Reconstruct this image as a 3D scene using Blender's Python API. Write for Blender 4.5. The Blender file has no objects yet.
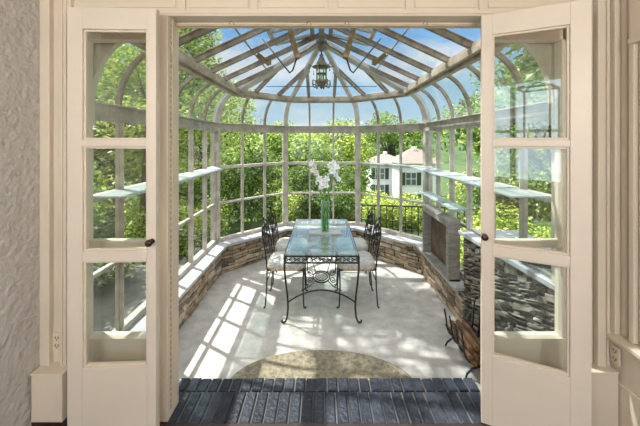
import bpy, math, random
from mathutils import Vector, Matrix, noise
from math import pi, sin, cos, radians as R

scn = bpy.context.scene
COL = scn.collection
# ------------------------------------------------------------------ camera, sky, sun, exposure
cd = bpy.data.cameras.new('camera'); cam = bpy.data.objects.new('camera', cd); COL.objects.link(cam)
cam.location = (0, 0, 1.85); cam.rotation_euler = (pi/2, 0, 0)
cd.sensor_width = 36; cd.lens = 16.875; cd.shift_x = -1.5/640; cd.shift_y = -72/640
cd.clip_start = 0.05; cd.clip_end = 1000
scn.camera = cam
scn.view_settings.view_transform = 'Standard'; scn.view_settings.look = 'None'
scn.view_settings.gamma = 1; scn.view_settings.use_curve_mapping = False
scn.view_settings.exposure = 0.0
scn.cycles.transparent_max_bounces = 32

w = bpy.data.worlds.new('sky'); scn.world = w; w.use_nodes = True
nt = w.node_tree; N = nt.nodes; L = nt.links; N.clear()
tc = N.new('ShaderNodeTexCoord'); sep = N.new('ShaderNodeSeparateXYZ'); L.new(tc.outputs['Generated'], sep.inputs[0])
rmp = N.new('ShaderNodeValToRGB'); L.new(sep.outputs['Z'], rmp.inputs[0])
rmp.color_ramp.elements[0].position = 0.0; rmp.color_ramp.elements[0].color = (0.66, 0.80, 0.93, 1)
rmp.color_ramp.elements[1].position = 0.38; rmp.color_ramp.elements[1].color = (0.17, 0.46, 0.88, 1)
e = rmp.color_ramp.elements.new(0.18); e.color = (0.40, 0.68, 0.94, 1)
# unseen upper sky made brighter and warmer, added to lift the ambient light
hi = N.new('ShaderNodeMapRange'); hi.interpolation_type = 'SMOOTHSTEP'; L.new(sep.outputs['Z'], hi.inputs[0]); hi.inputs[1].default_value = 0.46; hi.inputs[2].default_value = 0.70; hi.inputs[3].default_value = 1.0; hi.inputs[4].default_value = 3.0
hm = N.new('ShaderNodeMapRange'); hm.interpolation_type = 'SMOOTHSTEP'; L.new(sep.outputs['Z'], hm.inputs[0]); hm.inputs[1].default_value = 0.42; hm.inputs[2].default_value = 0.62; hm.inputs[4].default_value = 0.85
nz = N.new('ShaderNodeTexNoise'); nz.inputs['Scale'].default_value = 2.6; nz.inputs['Detail'].default_value = 7; nz.inputs['Roughness'].default_value = 0.55
mp = N.new('ShaderNodeMapping'); mp.inputs['Scale'].default_value = (1, 1, 2.2); mp.inputs['Location'].default_value = (3.1, 0.4, 0.2)
L.new(tc.outputs['Generated'], mp.inputs[0]); L.new(mp.outputs[0], nz.inputs[0])
cr = N.new('ShaderNodeValToRGB'); cr.color_ramp.elements[0].position = 0.50; cr.color_ramp.elements[1].position = 0.70
L.new(nz.outputs[0], cr.inputs[0])
mx = N.new('ShaderNodeMix'); mx.data_type = 'RGBA'; L.new(cr.outputs[0], mx.inputs[0]); L.new(rmp.outputs[0], mx.inputs[6]); mx.inputs[7].default_value = (0.93, 0.95, 0.98, 1)
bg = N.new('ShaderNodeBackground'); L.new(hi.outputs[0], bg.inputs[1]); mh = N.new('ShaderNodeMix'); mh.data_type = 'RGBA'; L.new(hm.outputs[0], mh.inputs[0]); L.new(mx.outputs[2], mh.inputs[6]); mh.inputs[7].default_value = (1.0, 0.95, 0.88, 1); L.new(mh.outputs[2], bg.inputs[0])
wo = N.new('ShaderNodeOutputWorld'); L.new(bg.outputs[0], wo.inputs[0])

sd = bpy.data.lights.new('sun', 'SUN'); sd.energy = 9.0; sd.angle = R(0.8); sd.color = (1.0, 0.95, 0.87)
sun = bpy.data.objects.new('sun', sd); COL.objects.link(sun)
sun.rotation_euler = Vector((0.485, -0.30, -1)).to_track_quat('-Z', 'Y').to_euler(); sun.location = (-6, 8, 14)

def area(name, loc, direction, sx, sy, power, col):
    d = bpy.data.lights.new(name, 'AREA'); d.shape = 'RECTANGLE'; d.size = sx; d.size_y = sy; d.energy = power; d.color = col
    o = bpy.data.objects.new(name, d); COL.objects.link(o); o.location = loc
    o.rotation_euler = Vector(direction).to_track_quat('-Z', 'Z').to_euler(); return o
# daylight that comes into the house room through its own windows behind the camera
area('daylight_back_window', (-0.7, -3.62, 2.05), (0, 1, 0), 3.3, 2.05, 62, (0.80, 0.91, 1.0))
area('daylight_left_window', (-3.42, -0.6, 1.85), (1, 0, 0), 2.3, 1.7, 40, (1.0, 0.97, 0.93))

def fill_point(name, loc, power, col):
    d = bpy.data.lights.new(name, 'POINT'); d.energy = power; d.color = col; d.shadow_soft_size = 0.16
    o = bpy.data.objects.new(name, d); COL.objects.link(o); o.location = loc; return o
FILL_LOCS = [(-1.05, -0.75, 2.35), (1.05, -0.95, 2.35)]  # fill lights added behind the camera to brighten the house room
for lp_ in FILL_LOCS: fill_point('room_fill_light', lp_, 96, (1.0, 0.94, 0.85))

# ------------------------------------------------------------------ helpers
rnd = random.Random(7)
class MB:
    def __init__(s): s.v = []; s.f = []; s.sm = []; s.col = []; s.cc = 0.5
    def add(s, vs, fs, smooth=False):
        b = len(s.v); s.v += [tuple(p) for p in vs]
        for f in fs: s.f.append(tuple(i+b for i in f)); s.sm.append(smooth); s.col.append(s.cc)
        return s
    def box(s, x0, x1, y0, y1, z0, z1):
        return s.add([(x0,y0,z0),(x1,y0,z0),(x1,y1,z0),(x0,y1,z0),(x0,y0,z1),(x1,y0,z1),(x1,y1,z1),(x0,y1,z1)],
                     [(3,2,1,0),(4,5,6,7),(0,1,5,4),(1,2,6,5),(2,3,7,6),(3,0,4,7)])
    def bar(s, a, b, wd, ht, up=(0,0,1)):
        a = Vector(a); b = Vector(b); d = (b-a).normalized(); u = Vector(up)
        if abs(d.dot(u)) > .99: u = Vector((0,1,0))
        r = d.cross(u).normalized(); u = r.cross(d).normalized(); r *= wd/2; u *= ht/2
        return s.add([a-r-u, a+r-u, a+r+u, a-r+u, b-r-u, b+r-u, b+r+u, b-r+u],
                     [(0,1,2,3),(7,6,5,4),(4,5,1,0),(5,6,2,1),(6,7,3,2),(7,4,0,3)])
    def ribbon(s, pts, wd, ht, side):           # rectangular section swept along pts; side = constant width direction
        S = Vector(side).normalized(); vs = []; n = len(pts); P = [Vector(p) for p in pts]
        for i, p in enumerate(P):
            d = (P[min(i+1,n-1)]-P[max(i-1,0)]).normalized(); u = S.cross(d).normalized()
            for q, k in ((-1,-1),(1,-1),(1,1),(-1,1)): vs.append(p+S*q*wd/2+u*k*ht/2)
        fs = [(3,2,1,0), tuple(4*(n-1)+k for k in range(4))]
        for i in range(n-1):
            for k in range(4): fs.append((4*i+k, 4*i+(k+1)%4, 4*i+4+(k+1)%4, 4*i+4+k))
        return s.add(vs, fs)
    def tube(s, pts, r, n=6, cap=True):
        P = [Vector(p) for p in pts]; m = len(P); vs = []; fs = []
        rr = r if isinstance(r, (list, tuple)) else [r]*m
        d0 = (P[1]-P[0]).normalized(); u = d0.orthogonal().normalized()
        for i, p in enumerate(P):
            d = (P[min(i+1,m-1)]-P[max(i-1,0)]).normalized()
            u = (u-d*u.dot(d)); u = u.normalized() if u.length > 1e-6 else d.orthogonal().normalized()
            w_ = d.cross(u)
            for k in range(n): a = 2*pi*k/n; vs.append(p+(u*cos(a)+w_*sin(a))*rr[i])
        for i in range(m-1):
            for k in range(n): fs.append((i*n+k, i*n+(k+1)%n, (i+1)*n+(k+1)%n, (i+1)*n+k))
        if cap: fs += [tuple(reversed(range(n))), tuple((m-1)*n+k for k in range(n))]
        return s.add(vs, fs, True)
    def lathe(s, prof, c=(0,0,0), n=20):
        c = Vector(c); vs = []; fs = []
        for r, z in prof:
            for k in range(n): a = 2*pi*k/n; vs.append(c+Vector((r*cos(a), r*sin(a), z)))
        for i in range(len(prof)-1):
            for k in range(n): fs.append((i*n+k, i*n+(k+1)%n, (i+1)*n+(k+1)%n, (i+1)*n+k))
        if prof[0][0] > 1e-5: fs.append(tuple(reversed(range(n))))
        if prof[-1][0] > 1e-5: fs.append(tuple((len(prof)-1)*n+k for k in range(n)))
        return s.add(vs, fs, True)
    def ball(s, c, rx, ry=None, rz=None, n=10):
        ry = ry or rx; rz = rz or rx; pr = []; c = Vector(c); vs = []; fs = []; m = n//2+1
        for i in range(m+1):
            t = pi*i/m
            for k in range(n): a = 2*pi*k/n; vs.append(c+Vector((rx*sin(t)*cos(a), ry*sin(t)*sin(a), -rz*cos(t))))
        for i in range(m):
            for k in range(n): fs.append((i*n+k, i*n+(k+1)%n, (i+1)*n+(k+1)%n, (i+1)*n+k))
        return s.add(vs, fs, True)
    def prism(s, poly, z0, z1):
        n = len(poly); vs = [(x,y,z0) for x,y in poly]+[(x,y,z1) for x,y in poly]
        fs = [tuple(reversed(range(n))), tuple(range(n,2*n))]+[(i,(i+1)%n,n+(i+1)%n,n+i) for i in range(n)]
        return s.add(vs, fs)
    def xzprism(s, poly, y0, y1):
        n = len(poly); vs = [(x,y0,z) for x,z in poly]+[(x,y1,z) for x,z in poly]
        fs = [tuple(range(n)), tuple(reversed(range(n,2*n)))]+[(i,n+i,n+(i+1)%n,(i+1)%n) for i in range(n)]
        return s.add(vs, fs)

def wloc(o):
    v = Vector((0,0,0))
    while o: v += o.location; o = o.parent
    return v
def obj(name, mb, m, parent=None, world=False, bevel=0, sub=0, solid=0):
    me = bpy.data.meshes.new(name)
    off = wloc(parent) if (world and parent) else Vector((0,0,0))
    me.from_pydata([tuple(Vector(p)-off) for p in mb.v], [], mb.f); me.update()
    me.polygons.foreach_set('use_smooth', mb.sm)
    if len(set(mb.col)) > 1:
        a = me.attributes.new('tint', 'FLOAT', 'FACE'); a.data.foreach_set('value', mb.col)
    me.materials.append(m)
    o = bpy.data.objects.new(name, me); COL.objects.link(o)
    if parent: o.parent = parent
    if solid:
        k = o.modifiers.new('solid', 'SOLIDIFY'); k.thickness = solid; k.offset = 0
    if bevel:
        k = o.modifiers.new('bevel', 'BEVEL'); k.width = bevel; k.segments = 2; k.limit_method = 'ANGLE'; k.angle_limit = R(40)
    if sub:
        k = o.modifiers.new('sub', 'SUBSURF'); k.levels = sub; k.render_levels = sub
    return o
def tag(o, label=None, cat=None, group=None, kind=None):
    if label: o['label'] = label
    if cat: o['category'] = cat
    if group: o['group'] = group
    if kind: o['kind'] = kind
    return o
def empty(name, loc=(0,0,0), rz=0):
    o = bpy.data.objects.new(name, None); COL.objects.link(o); o.location = loc; o.rotation_euler = (0,0,rz); return o
def struct(name, mb, m, label=None, bevel=0):
    return tag(obj(name, mb, m, bevel=bevel), label, None, None, 'structure')
def copy_tree(o, parent=None):
    c = o.copy(); COL.objects.link(c); c.parent = parent
    for ch in o.children: copy_tree(ch, c)
    return c
def at(px, py, Y): return Vector(((px-321.5)/300*Y, Y, 1.85-(py-141)/300*Y))
def spiral(c, u, v, r0, r1, a0, a1, n=14):
    c = Vector(c); u = Vector(u); v = Vector(v); out = []
    for i in range(n+1):
        t = i/n; a = a0+(a1-a0)*t; r = r0+(r1-r0)*t; out.append(c+u*cos(a)*r+v*sin(a)*r)
    return out

# ------------------------------------------------------------------ materials
def mat(name, c, rough=0.6, metal=0.0, var=0.0, scale=8, c2=None, bump=0.0, bscale=None, tint=False, spec=0.5, stretch=None, sheen=0, coat=0):
    m = bpy.data.materials.new(name); m.use_nodes = True; nt = m.node_tree; N = nt.nodes; L = nt.links
    b = N['Principled BSDF']; b.inputs['Roughness'].default_value = rough; b.inputs['Metallic'].default_value = metal
    b.inputs['Specular IOR Level'].default_value = spec; b.inputs['Base Color'].default_value = (*c, 1)
    if coat: b.inputs['Coat Weight'].default_value = coat
    tc = N.new('ShaderNodeTexCoord'); src = tc.outputs['Object']
    if stretch:
        mp = N.new('ShaderNodeMapping'); mp.inputs['Scale'].default_value = stretch; L.new(src, mp.inputs[0]); src = mp.outputs[0]
    out = None
    if c2 or var:
        c2 = c2 or tuple(min(1, x*(1-var)) for x in c)
        nz = N.new('ShaderNodeTexNoise'); nz.inputs['Scale'].default_value = scale; nz.inputs['Detail'].default_value = 8; nz.inputs['Roughness'].default_value = 0.65
        L.new(src, nz.inputs[0]); rp = N.new('ShaderNodeValToRGB'); L.new(nz.outputs[0], rp.inputs[0])
        rp.color_ramp.elements[0].position = 0.36; rp.color_ramp.elements[1].position = 0.64
        rp.color_ramp.elements[0].color = (*c2, 1); rp.color_ramp.elements[1].color = (*c, 1); out = rp.outputs[0]
        L.new(out, b.inputs['Base Color'])
    if tint:
        at_ = N.new('ShaderNodeAttribute'); at_.attribute_name = 'tint'
        rp = N.new('ShaderNodeValToRGB'); L.new(at_.outputs['Fac'], rp.inputs[0]); el = rp.color_ramp.elements
        for i, (p, cc) in enumerate(tint):
            if i < 2: el[i].position = p; el[i].color = (*cc, 1)
            else: q = el.new(p); q.color = (*cc, 1)
        mx = N.new('ShaderNodeMix'); mx.data_type = 'RGBA'; mx.blend_type = 'MULTIPLY'; mx.inputs[0].default_value = 1
        L.new(rp.outputs[0], mx.inputs[6])
        if out: L.new(out, mx.inputs[7])
        else: mx.inputs[7].default_value = (1,1,1,1)
        L.new(mx.outputs[2], b.inputs['Base Color'])
    if bump:
        n2 = N.new('ShaderNodeTexNoise'); n2.inputs['Scale'].default_value = bscale or scale*3; n2.inputs['Detail'].default_value = 6
        L.new(src, n2.inputs[0]); bp = N.new('ShaderNodeBump'); bp.inputs['Strength'].default_value = bump; bp.inputs['Distance'].default_value = 0.02
        L.new(n2.outputs[0], bp.inputs['Height']); L.new(bp.outputs[0], b.inputs['Normal'])
    return m
def glass(name, tintc=(1,1,1), ior=1.5, gain=1.0, haze=0.0, hazec=(0.8,0.9,0.9)):
    m = bpy.data.materials.new(name); m.use_nodes = True; nt = m.node_tree; N = nt.nodes; L = nt.links; N.clear()
    tr = N.new('ShaderNodeBsdfTransparent'); tr.inputs[0].default_value = (*tintc, 1)
    gl = N.new('ShaderNodeBsdfGlossy'); gl.inputs['Roughness'].default_value = 0.02; gl.inputs[0].default_value = (1,1,1,1)
    f0 = ((ior-1)/(ior+1))**2*gain
    fr = N.new('ShaderNodeLayerWeight'); fr.inputs['Blend'].default_value = 0.5
    pw = N.new('ShaderNodeMath'); pw.operation = 'POWER'; pw.inputs[1].default_value = 5.0; L.new(fr.outputs['Facing'], pw.inputs[0])
    mu = N.new('ShaderNodeMath'); mu.operation = 'MULTIPLY_ADD'; mu.inputs[1].default_value = 1-f0; mu.inputs[2].default_value = f0; mu.use_clamp = True; L.new(pw.outputs[0], mu.inputs[0])
    mx = N.new('ShaderNodeMixShader'); L.new(mu.outputs[0], mx.inputs[0]); L.new(tr.outputs[0], mx.inputs[1]); L.new(gl.outputs[0], mx.inputs[2])
    o = N.new('ShaderNodeOutputMaterial'); last = mx.outputs[0]
    if haze:
        df = N.new('ShaderNodeBsdfDiffuse'); df.inputs[0].default_value = (*hazec, 1)
        m2 = N.new('ShaderNodeMixShader'); m2.inputs[0].default_value = haze; L.new(last, m2.inputs[1]); L.new(df.outputs[0], m2.inputs[2]); last = m2.outputs[0]
    L.new(last, o.inputs[0]); return m
def leafmat(name, ca, cb, cc, trans=0.34):
    m = bpy.data.materials.new(name); m.use_nodes = True; nt = m.node_tree; N = nt.nodes; L = nt.links; N.clear()
    g = N.new('ShaderNodeNewGeometry'); rp = N.new('ShaderNodeValToRGB'); L.new(g.outputs['Random Per Island'], rp.inputs[0])
    el = rp.color_ramp.elements; el[0].color = (*ca, 1); el[1].color = (*cc, 1); q = el.new(0.5); q.color = (*cb, 1)
    d = N.new('ShaderNodeBsdfDiffuse'); t = N.new('ShaderNodeBsdfTranslucent'); L.new(rp.outputs[0], d.inputs[0]); L.new(rp.outputs[0], t.inputs[0])
    mx = N.new('ShaderNodeMixShader'); mx.inputs[0].default_value = trans; L.new(d.outputs[0], mx.inputs[1]); L.new(t.outputs[0], mx.inputs[2])
    gl = N.new('ShaderNodeBsdfGlossy'); gl.inputs['Roughness'].default_value = 0.4; m3 = N.new('ShaderNodeMixShader'); m3.inputs[0].default_value = 0.05
    L.new(mx.outputs[0], m3.inputs[1]); L.new(gl.outputs[0], m3.inputs[2])
    o = N.new('ShaderNodeOutputMaterial'); L.new(m3.outputs[0], o.inputs[0]); return m

M = {}
M['cream'] = mat('cream_paint', (0.66, 0.585, 0.485), 0.5, var=0.06, scale=3)
M['door'] = mat('door_paint', (0.67, 0.605, 0.525), 0.45, var=0.05, scale=3)
M['bead'] = mat('aged_bead_paint', (0.50, 0.38, 0.27), 0.5, var=0.2, scale=14)
M['white'] = mat('white_paint', (0.78, 0.77, 0.74), 0.5)
M['stucco'] = mat('stucco', (0.54, 0.53, 0.52), 0.9, var=0.08, scale=5, bump=0.9, bscale=24)
M['room'] = mat('room_wall_paint', (0.62, 0.52, 0.42), 0.8)
M['wood_floor'] = mat('red_wood_floor', (0.035, 0.018, 0.014), 0.4, var=0.4, scale=4, stretch=(1, 8, 1))
M['wood_ceiling'] = mat('wood_ceiling', (0.38, 0.19, 0.10), 0.5, var=0.35, scale=3, stretch=(10, 1, 1))
M['frame'] = mat('weathered_white_metal', (0.60, 0.565, 0.51), 0.6, c2=(0.38, 0.345, 0.30), scale=9, bump=0.2)
M['transom'] = mat('aged_grey_transom', (0.50, 0.465, 0.41), 0.6, c2=(0.29, 0.26, 0.22), scale=7, bump=0.2)
M['beam'] = mat('aged_eave_beam', (0.50, 0.44, 0.36), 0.6, c2=(0.26, 0.215, 0.165), scale=6, bump=0.2)
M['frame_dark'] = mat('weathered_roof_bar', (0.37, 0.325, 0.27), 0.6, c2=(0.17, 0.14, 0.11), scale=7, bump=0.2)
M['frame_light'] = mat('grey_painted_rib', (0.60, 0.58, 0.57), 0.55, c2=(0.44, 0.42, 0.40), scale=6)
M['brass'] = mat('aged_brass_hardware', (0.36, 0.26, 0.13), 0.5, 0.5, c2=(0.17, 0.12, 0.08), scale=25)
M['lantern'] = mat('verdigris_bronze', (0.30, 0.27, 0.19), 0.45, 0.5, c2=(0.09, 0.09, 0.07), scale=30)
M['concrete'] = mat('concrete_slab', (0.62, 0.595, 0.56), 0.85, c2=(0.44, 0.43, 0.42), scale=7, bump=0.25, bscale=30)
M['step'] = mat('pebbled_step', (0.34, 0.30, 0.22), 0.9, c2=(0.14, 0.125, 0.09), scale=26, bump=0.6, bscale=70)
M['cap'] = mat('bluestone_cap', (0.55, 0.56, 0.58), 0.75, c2=(0.36, 0.37, 0.40), scale=6, bump=0.25)
M['brick'] = mat('painted_threshold_brick', (0.95, 0.97, 1.0), 0.5, spec=0.35, c2=(0.45, 0.48, 0.54), scale=26, bump=0.6, bscale=40,
    tint=[(0, (0.018, 0.023, 0.034)), (1, (0.052, 0.062, 0.082))])
M['mortar'] = mat('dark_mortar', (0.14, 0.14, 0.14), 0.9)
M['stone'] = mat('tan_ledge_stone', (1, 1, 1), 0.85, c2=(0.55, 0.52, 0.5), scale=14, bump=0.6, bscale=30,
    tint=[(0, (0.19, 0.16, 0.13)), (1, (0.78, 0.71, 0.60)), (0.35, (0.46, 0.36, 0.25)), (0.7, (0.60, 0.45, 0.30))])
M['stone_grey'] = mat('grey_rubble_stone', (1, 1, 1), 0.85, c2=(0.45, 0.46, 0.47), scale=10, bump=0.7, bscale=22,
    tint=[(0, (0.14, 0.135, 0.12)), (1, (0.50, 0.455, 0.37)), (0.5, (0.33, 0.29, 0.225))])
M['joint'] = mat('stone_joint_mortar', (0.085, 0.07, 0.055), 0.95, var=0.5, scale=20)
M['iron'] = mat('black_wrought_iron', (0.018, 0.018, 0.020), 0.38, 0.3)
M['cushion'] = mat('toile_cushion_cloth', (0.68, 0.66, 0.62), 0.85, c2=(0.40, 0.43, 0.46), scale=26)
M['lace'] = mat('tan_lace_ruffle', (0.62, 0.54, 0.44), 0.9, c2=(0.36, 0.29, 0.21), scale=40)
M['box'] = mat('weathered_box_wood', (0.36, 0.345, 0.31), 0.8, c2=(0.22, 0.20, 0.175), scale=8, stretch=(1,1,5))
M['box_in'] = mat('stained_box_lining', (0.20, 0.14, 0.095), 0.8, c2=(0.08, 0.055, 0.04), scale=5)
M['log'] = mat('split_firewood', (0.30, 0.165, 0.085), 0.85, c2=(0.09, 0.05, 0.03), scale=16, stretch=(1, 0.15, 1), bump=0.5)
M['drift'] = mat('dark_driftwood', (0.10, 0.08, 0.065), 0.85, c2=(0.035, 0.028, 0.024), scale=18, bump=0.6)
M['petal'] = mat('white_petal', (0.86, 0.84, 0.84), 0.5); M['petal'].node_tree.nodes['Principled BSDF'].inputs['Subsurface Weight'].default_value = 0.2
M['stem'] = mat('green_stem', (0.16, 0.36, 0.06), 0.5)
M['pollen'] = mat('yellow_throat', (0.65, 0.48, 0.10), 0.6)
M['knob'] = mat('dark_bronze_knob', (0.05, 0.03, 0.022), 0.3, 0.6)
M['plate'] = mat('ivory_plate', (0.66, 0.56, 0.44), 0.4)
M['slot'] = mat('outlet_slot', (0.06, 0.05, 0.04), 0.6)
M['tray'] = mat('grey_tray', (0.50, 0.53, 0.56), 0.35, var=0.2, scale=12)
M['bark'] = mat('tree_bark', (0.12, 0.095, 0.075), 0.95, c2=(0.05, 0.04, 0.032), scale=12, bump=0.8, stretch=(1,1,0.2))
M['lawn'] = mat('lawn_ground', (0.09, 0.15, 0.035), 0.95, c2=(0.05, 0.09, 0.025), scale=1.2)
M['patio'] = mat('grey_patio', (0.26, 0.25, 0.23), 0.9, c2=(0.15, 0.145, 0.13), scale=2)
M['hill'] = mat('wooded_hill', (0.10, 0.17, 0.06), 1.0, c2=(0.04, 0.085, 0.03), scale=0.25)
M['siding'] = mat('white_siding', (0.88, 0.90, 0.94), 0.7)
M['roofing'] = mat('pink_grey_shingle', (0.36, 0.27, 0.24), 0.9, c2=(0.28, 0.22, 0.20), scale=3)
M['shutter'] = mat('dark_green_shutter', (0.035, 0.06, 0.06), 0.6)
M['winglass'] = mat('dark_window_glass', (0.10, 0.14, 0.17), 0.15)
M['rail'] = mat('dark_garden_railing', (0.05, 0.045, 0.04), 0.6)
M['pink'] = mat('pink_garden_wall', (0.50, 0.33, 0.30), 0.9, var=0.3, scale=5)
M['pane'] = glass('window_glass', (0.97, 0.99, 0.98), 1.35, 1.0)
M['doorpane'] = glass('door_glass', (0.95, 0.97, 0.96), 1.5, 1.8)
M['roofpane'] = glass('roof_glass', (0.90, 0.95, 0.98), 1.4, 1.0, haze=0.09, hazec=(0.75,0.85,0.9))
M['curvepane'] = glass('curved_glass', (0.92, 0.97, 0.95), 1.4, 1.0, haze=0.20, hazec=(0.68,0.80,0.80))
M['shelfglass'] = glass('shelf_glass', (0.72, 0.84, 0.84), 1.5, 2.2, haze=0.45, hazec=(0.60,0.66,0.70))
M['tableglass'] = glass('table_glass', (0.84, 0.93, 0.91), 1.5, 1.7, haze=0.13, hazec=(0.72,0.78,0.77))
M['vaseglass'] = glass('vase_glass', (0.84, 0.95, 0.86), 1.5, 1.2)
M['water'] = glass('vase_water', (0.82, 0.94, 0.78), 1.33, 1.0)
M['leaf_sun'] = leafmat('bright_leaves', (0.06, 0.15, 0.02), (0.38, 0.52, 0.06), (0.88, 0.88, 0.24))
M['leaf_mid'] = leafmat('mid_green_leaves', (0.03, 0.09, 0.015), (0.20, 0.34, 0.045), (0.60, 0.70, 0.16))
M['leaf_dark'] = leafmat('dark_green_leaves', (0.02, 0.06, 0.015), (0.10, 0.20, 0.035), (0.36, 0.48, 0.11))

# ------------------------------------------------------------------ plan of the conservatory (regular octagon end)
CX, CY, A = 0.0, 3.6, 1.49; Y0 = 1.86; T8 = math.tan(pi/8)
EA, EZ, TZ, SZ = 1.12, 2.54, 2.05, 0.425         # eave apothem / height, transom height, sill height
R1, R2 = 1.475, 0.97
RISE = 0.52
FAC = []   # facets: normal, tangent, (s-start function, s-end function), bar offsets
def facet(nx, ny, s0, s1, bars, name): FAC.append(dict(n=Vector((nx,ny,0)), t=Vector((-ny if False else 0,0,0)), s0=s0, s1=s1, bars=bars, name=name))
q = math.sqrt(.5)
facets = [
  (Vector((-1,0,0)), Vector((0,1,0)),  (Y0-CY, None), [0.2,-0.2,-0.6,-1.0,-1.4]),
  (Vector((-q,q,0)), Vector((q,q,0)),  (None, None), [-0.2,0.2]),
  (Vector((0,1,0)),  Vector((1,0,0)),  (None, None), [-0.2,0.2]),
  (Vector((q,q,0)),  Vector((q,-q,0)), (None, None), [-0.2,0.2]),
  (Vector((1,0,0)),  Vector((0,-1,0)), (None, CY-Y0), [-0.2,0.2,0.6,1.0,1.4]),
]
C0 = Vector((CX, CY, 0))
def FP(f, a, s, z): return C0+f[0]*a+f[1]*s+Vector((0,0,z))
def ends(f, a):
    h = T8*a; s0 = f[2][0] if f[2][0] is not None else -h; s1 = f[2][1] if f[2][1] is not None else h
    return s0, s1
def curve_az(n=10): return [(EA+(A-EA)*cos(pi/2*i/n), TZ+0.03+(EZ-0.03-TZ)*sin(pi/2*i/n)) for i in range(n+1)]
def roof_z(a): return EZ+0.02+RISE*(1-a/EA)
def loop(a, i0=0, i1=4):         # plan polyline of facets i0..i1 at apothem a
    pts = [FP(facets[i0], a, ends(facets[i0], a)[0], 0)]
    for i in range(i0, i1+1): pts.append(FP(facets[i], a, ends(facets[i], a)[1], 0))
    return [(p.x, p.y) for p in pts]

# ------------------------------------------------------------------ floors, steps, terrain
m = MB(); pts = loop(1.53); m.prism([(-1.53, 1.86)]+pts[1:-1]+[(1.53, 1.86)], -0.12, 0.0)
struct('floor', m, M['concrete'], 'pale grey concrete floor of the conservatory')
m = MB(); m.box(-3.4, 1.9, -3.7, 1.70, 0.05, 0.25); struct('floor.001', m, M['wood_floor'], 'dark red wooden floor of the house room')
# brick threshold (one built-in strip, two rows of upright bricks)
m = MB(); m.cc = 0.0; m.box(-0.97, 1.02, 1.70, 2.025, -0.1, 0.236)
root = struct('brick_threshold', m, M['mortar'], 'raised dark blue-grey brick threshold between the house and the conservatory')
m = MB(); k = 0
for (ya, yb) in ((1.700, 1.918), (1.928, 2.03)):
    x = -0.965+(0.02 if yb > 2 else 0)
    while x < 1.0:
        w_ = 0.062+rnd.uniform(-.003,.003); m.cc = rnd.random(); z = 0.250+rnd.uniform(-.003,.002)
        a = rnd.uniform(-.004,.004); c = 0.006
        vs = [(x,ya,.2),(x+w_,ya,.2),(x+w_,yb,.2),(x,yb,.2),(x,ya,z-c),(x+w_,ya,z-c),(x+w_,yb+a,z-c),(x,yb-a,z-c),(x+c,ya+c,z),(x+w_-c,ya+c,z),(x+w_-c,yb-c,z),(x+c,yb-c,z)]
        m.add(vs, [(0,1,5,4),(1,2,6,5),(2,3,7,6),(3,0,4,7),(4,5,9,8),(5,6,10,9),(6,7,11,10),(7,4,8,11),(8,9,10,11)])
        x += 0.0705
obj('brick_paving', m, M['brick'], root)
m = MB(); n = 40; poly = [(-0.70*cos(pi*i/n)+0.0, 2.03+0.47*(sin(pi*i/n)**0.8)) for i in range(n+1)]
m.prism(poly, 0.0, 0.115)
struct('half_round_step', m, M['step'], 'half-round pebbled stone step at the foot of the brick threshold', bevel=0.012)
# terrain
def terr(x, y):
    d = max(0, y-7.5); dz = -min(4.8, d*0.30)
    dx = max(0, abs(x)-7); dz -= min(1.5, dx*0.12)*(1 if x > 0 else 0.3)
    return -0.16+max(dz, -5.2)
m = MB(); nx, ny = 60, 60; x0, x1, y0, y1 = -60, 60, -20, 90
vs = [(x0+(x1-x0)*i/nx, y0+(y1-y0)*j/ny, terr(x0+(x1-x0)*i/nx, y0+(y1-y0)*j/ny)) for j in range(ny+1) for i in range(nx+1)]
m.add(vs, [(j*(nx+1)+i, j*(nx+1)+i+1, (j+1)*(nx+1)+i+1, (j+1)*(nx+1)+i) for j in range(ny) for i in range(nx)], True)
struct('ground', m, M['lawn'], 'green garden ground falling away behind the conservatory')
m = MB(); m.box(-5.2, -1.58, 0.0, 4.6, -0.14, -0.05); struct('patio', m, M['patio'], 'grey stone patio outside the left windows')
m = MB(); n = 60
vs = []; 
for i in range(n+1):
    x = -220+440*i/n; h = 9+5*sin(i*.35)+3*sin(i*.9+1)
    vs += [(x, 120, -8), (x, 160, h), (x, 200, h*0.9)]
m.add(vs, [(3*i+j, 3*i+3+j, 3*i+4+j, 3*i+1+j) for i in range(n) for j in range(2)], True)
struct('hill', m, M['hill'], 'distant wooded hill on the horizon')

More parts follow.
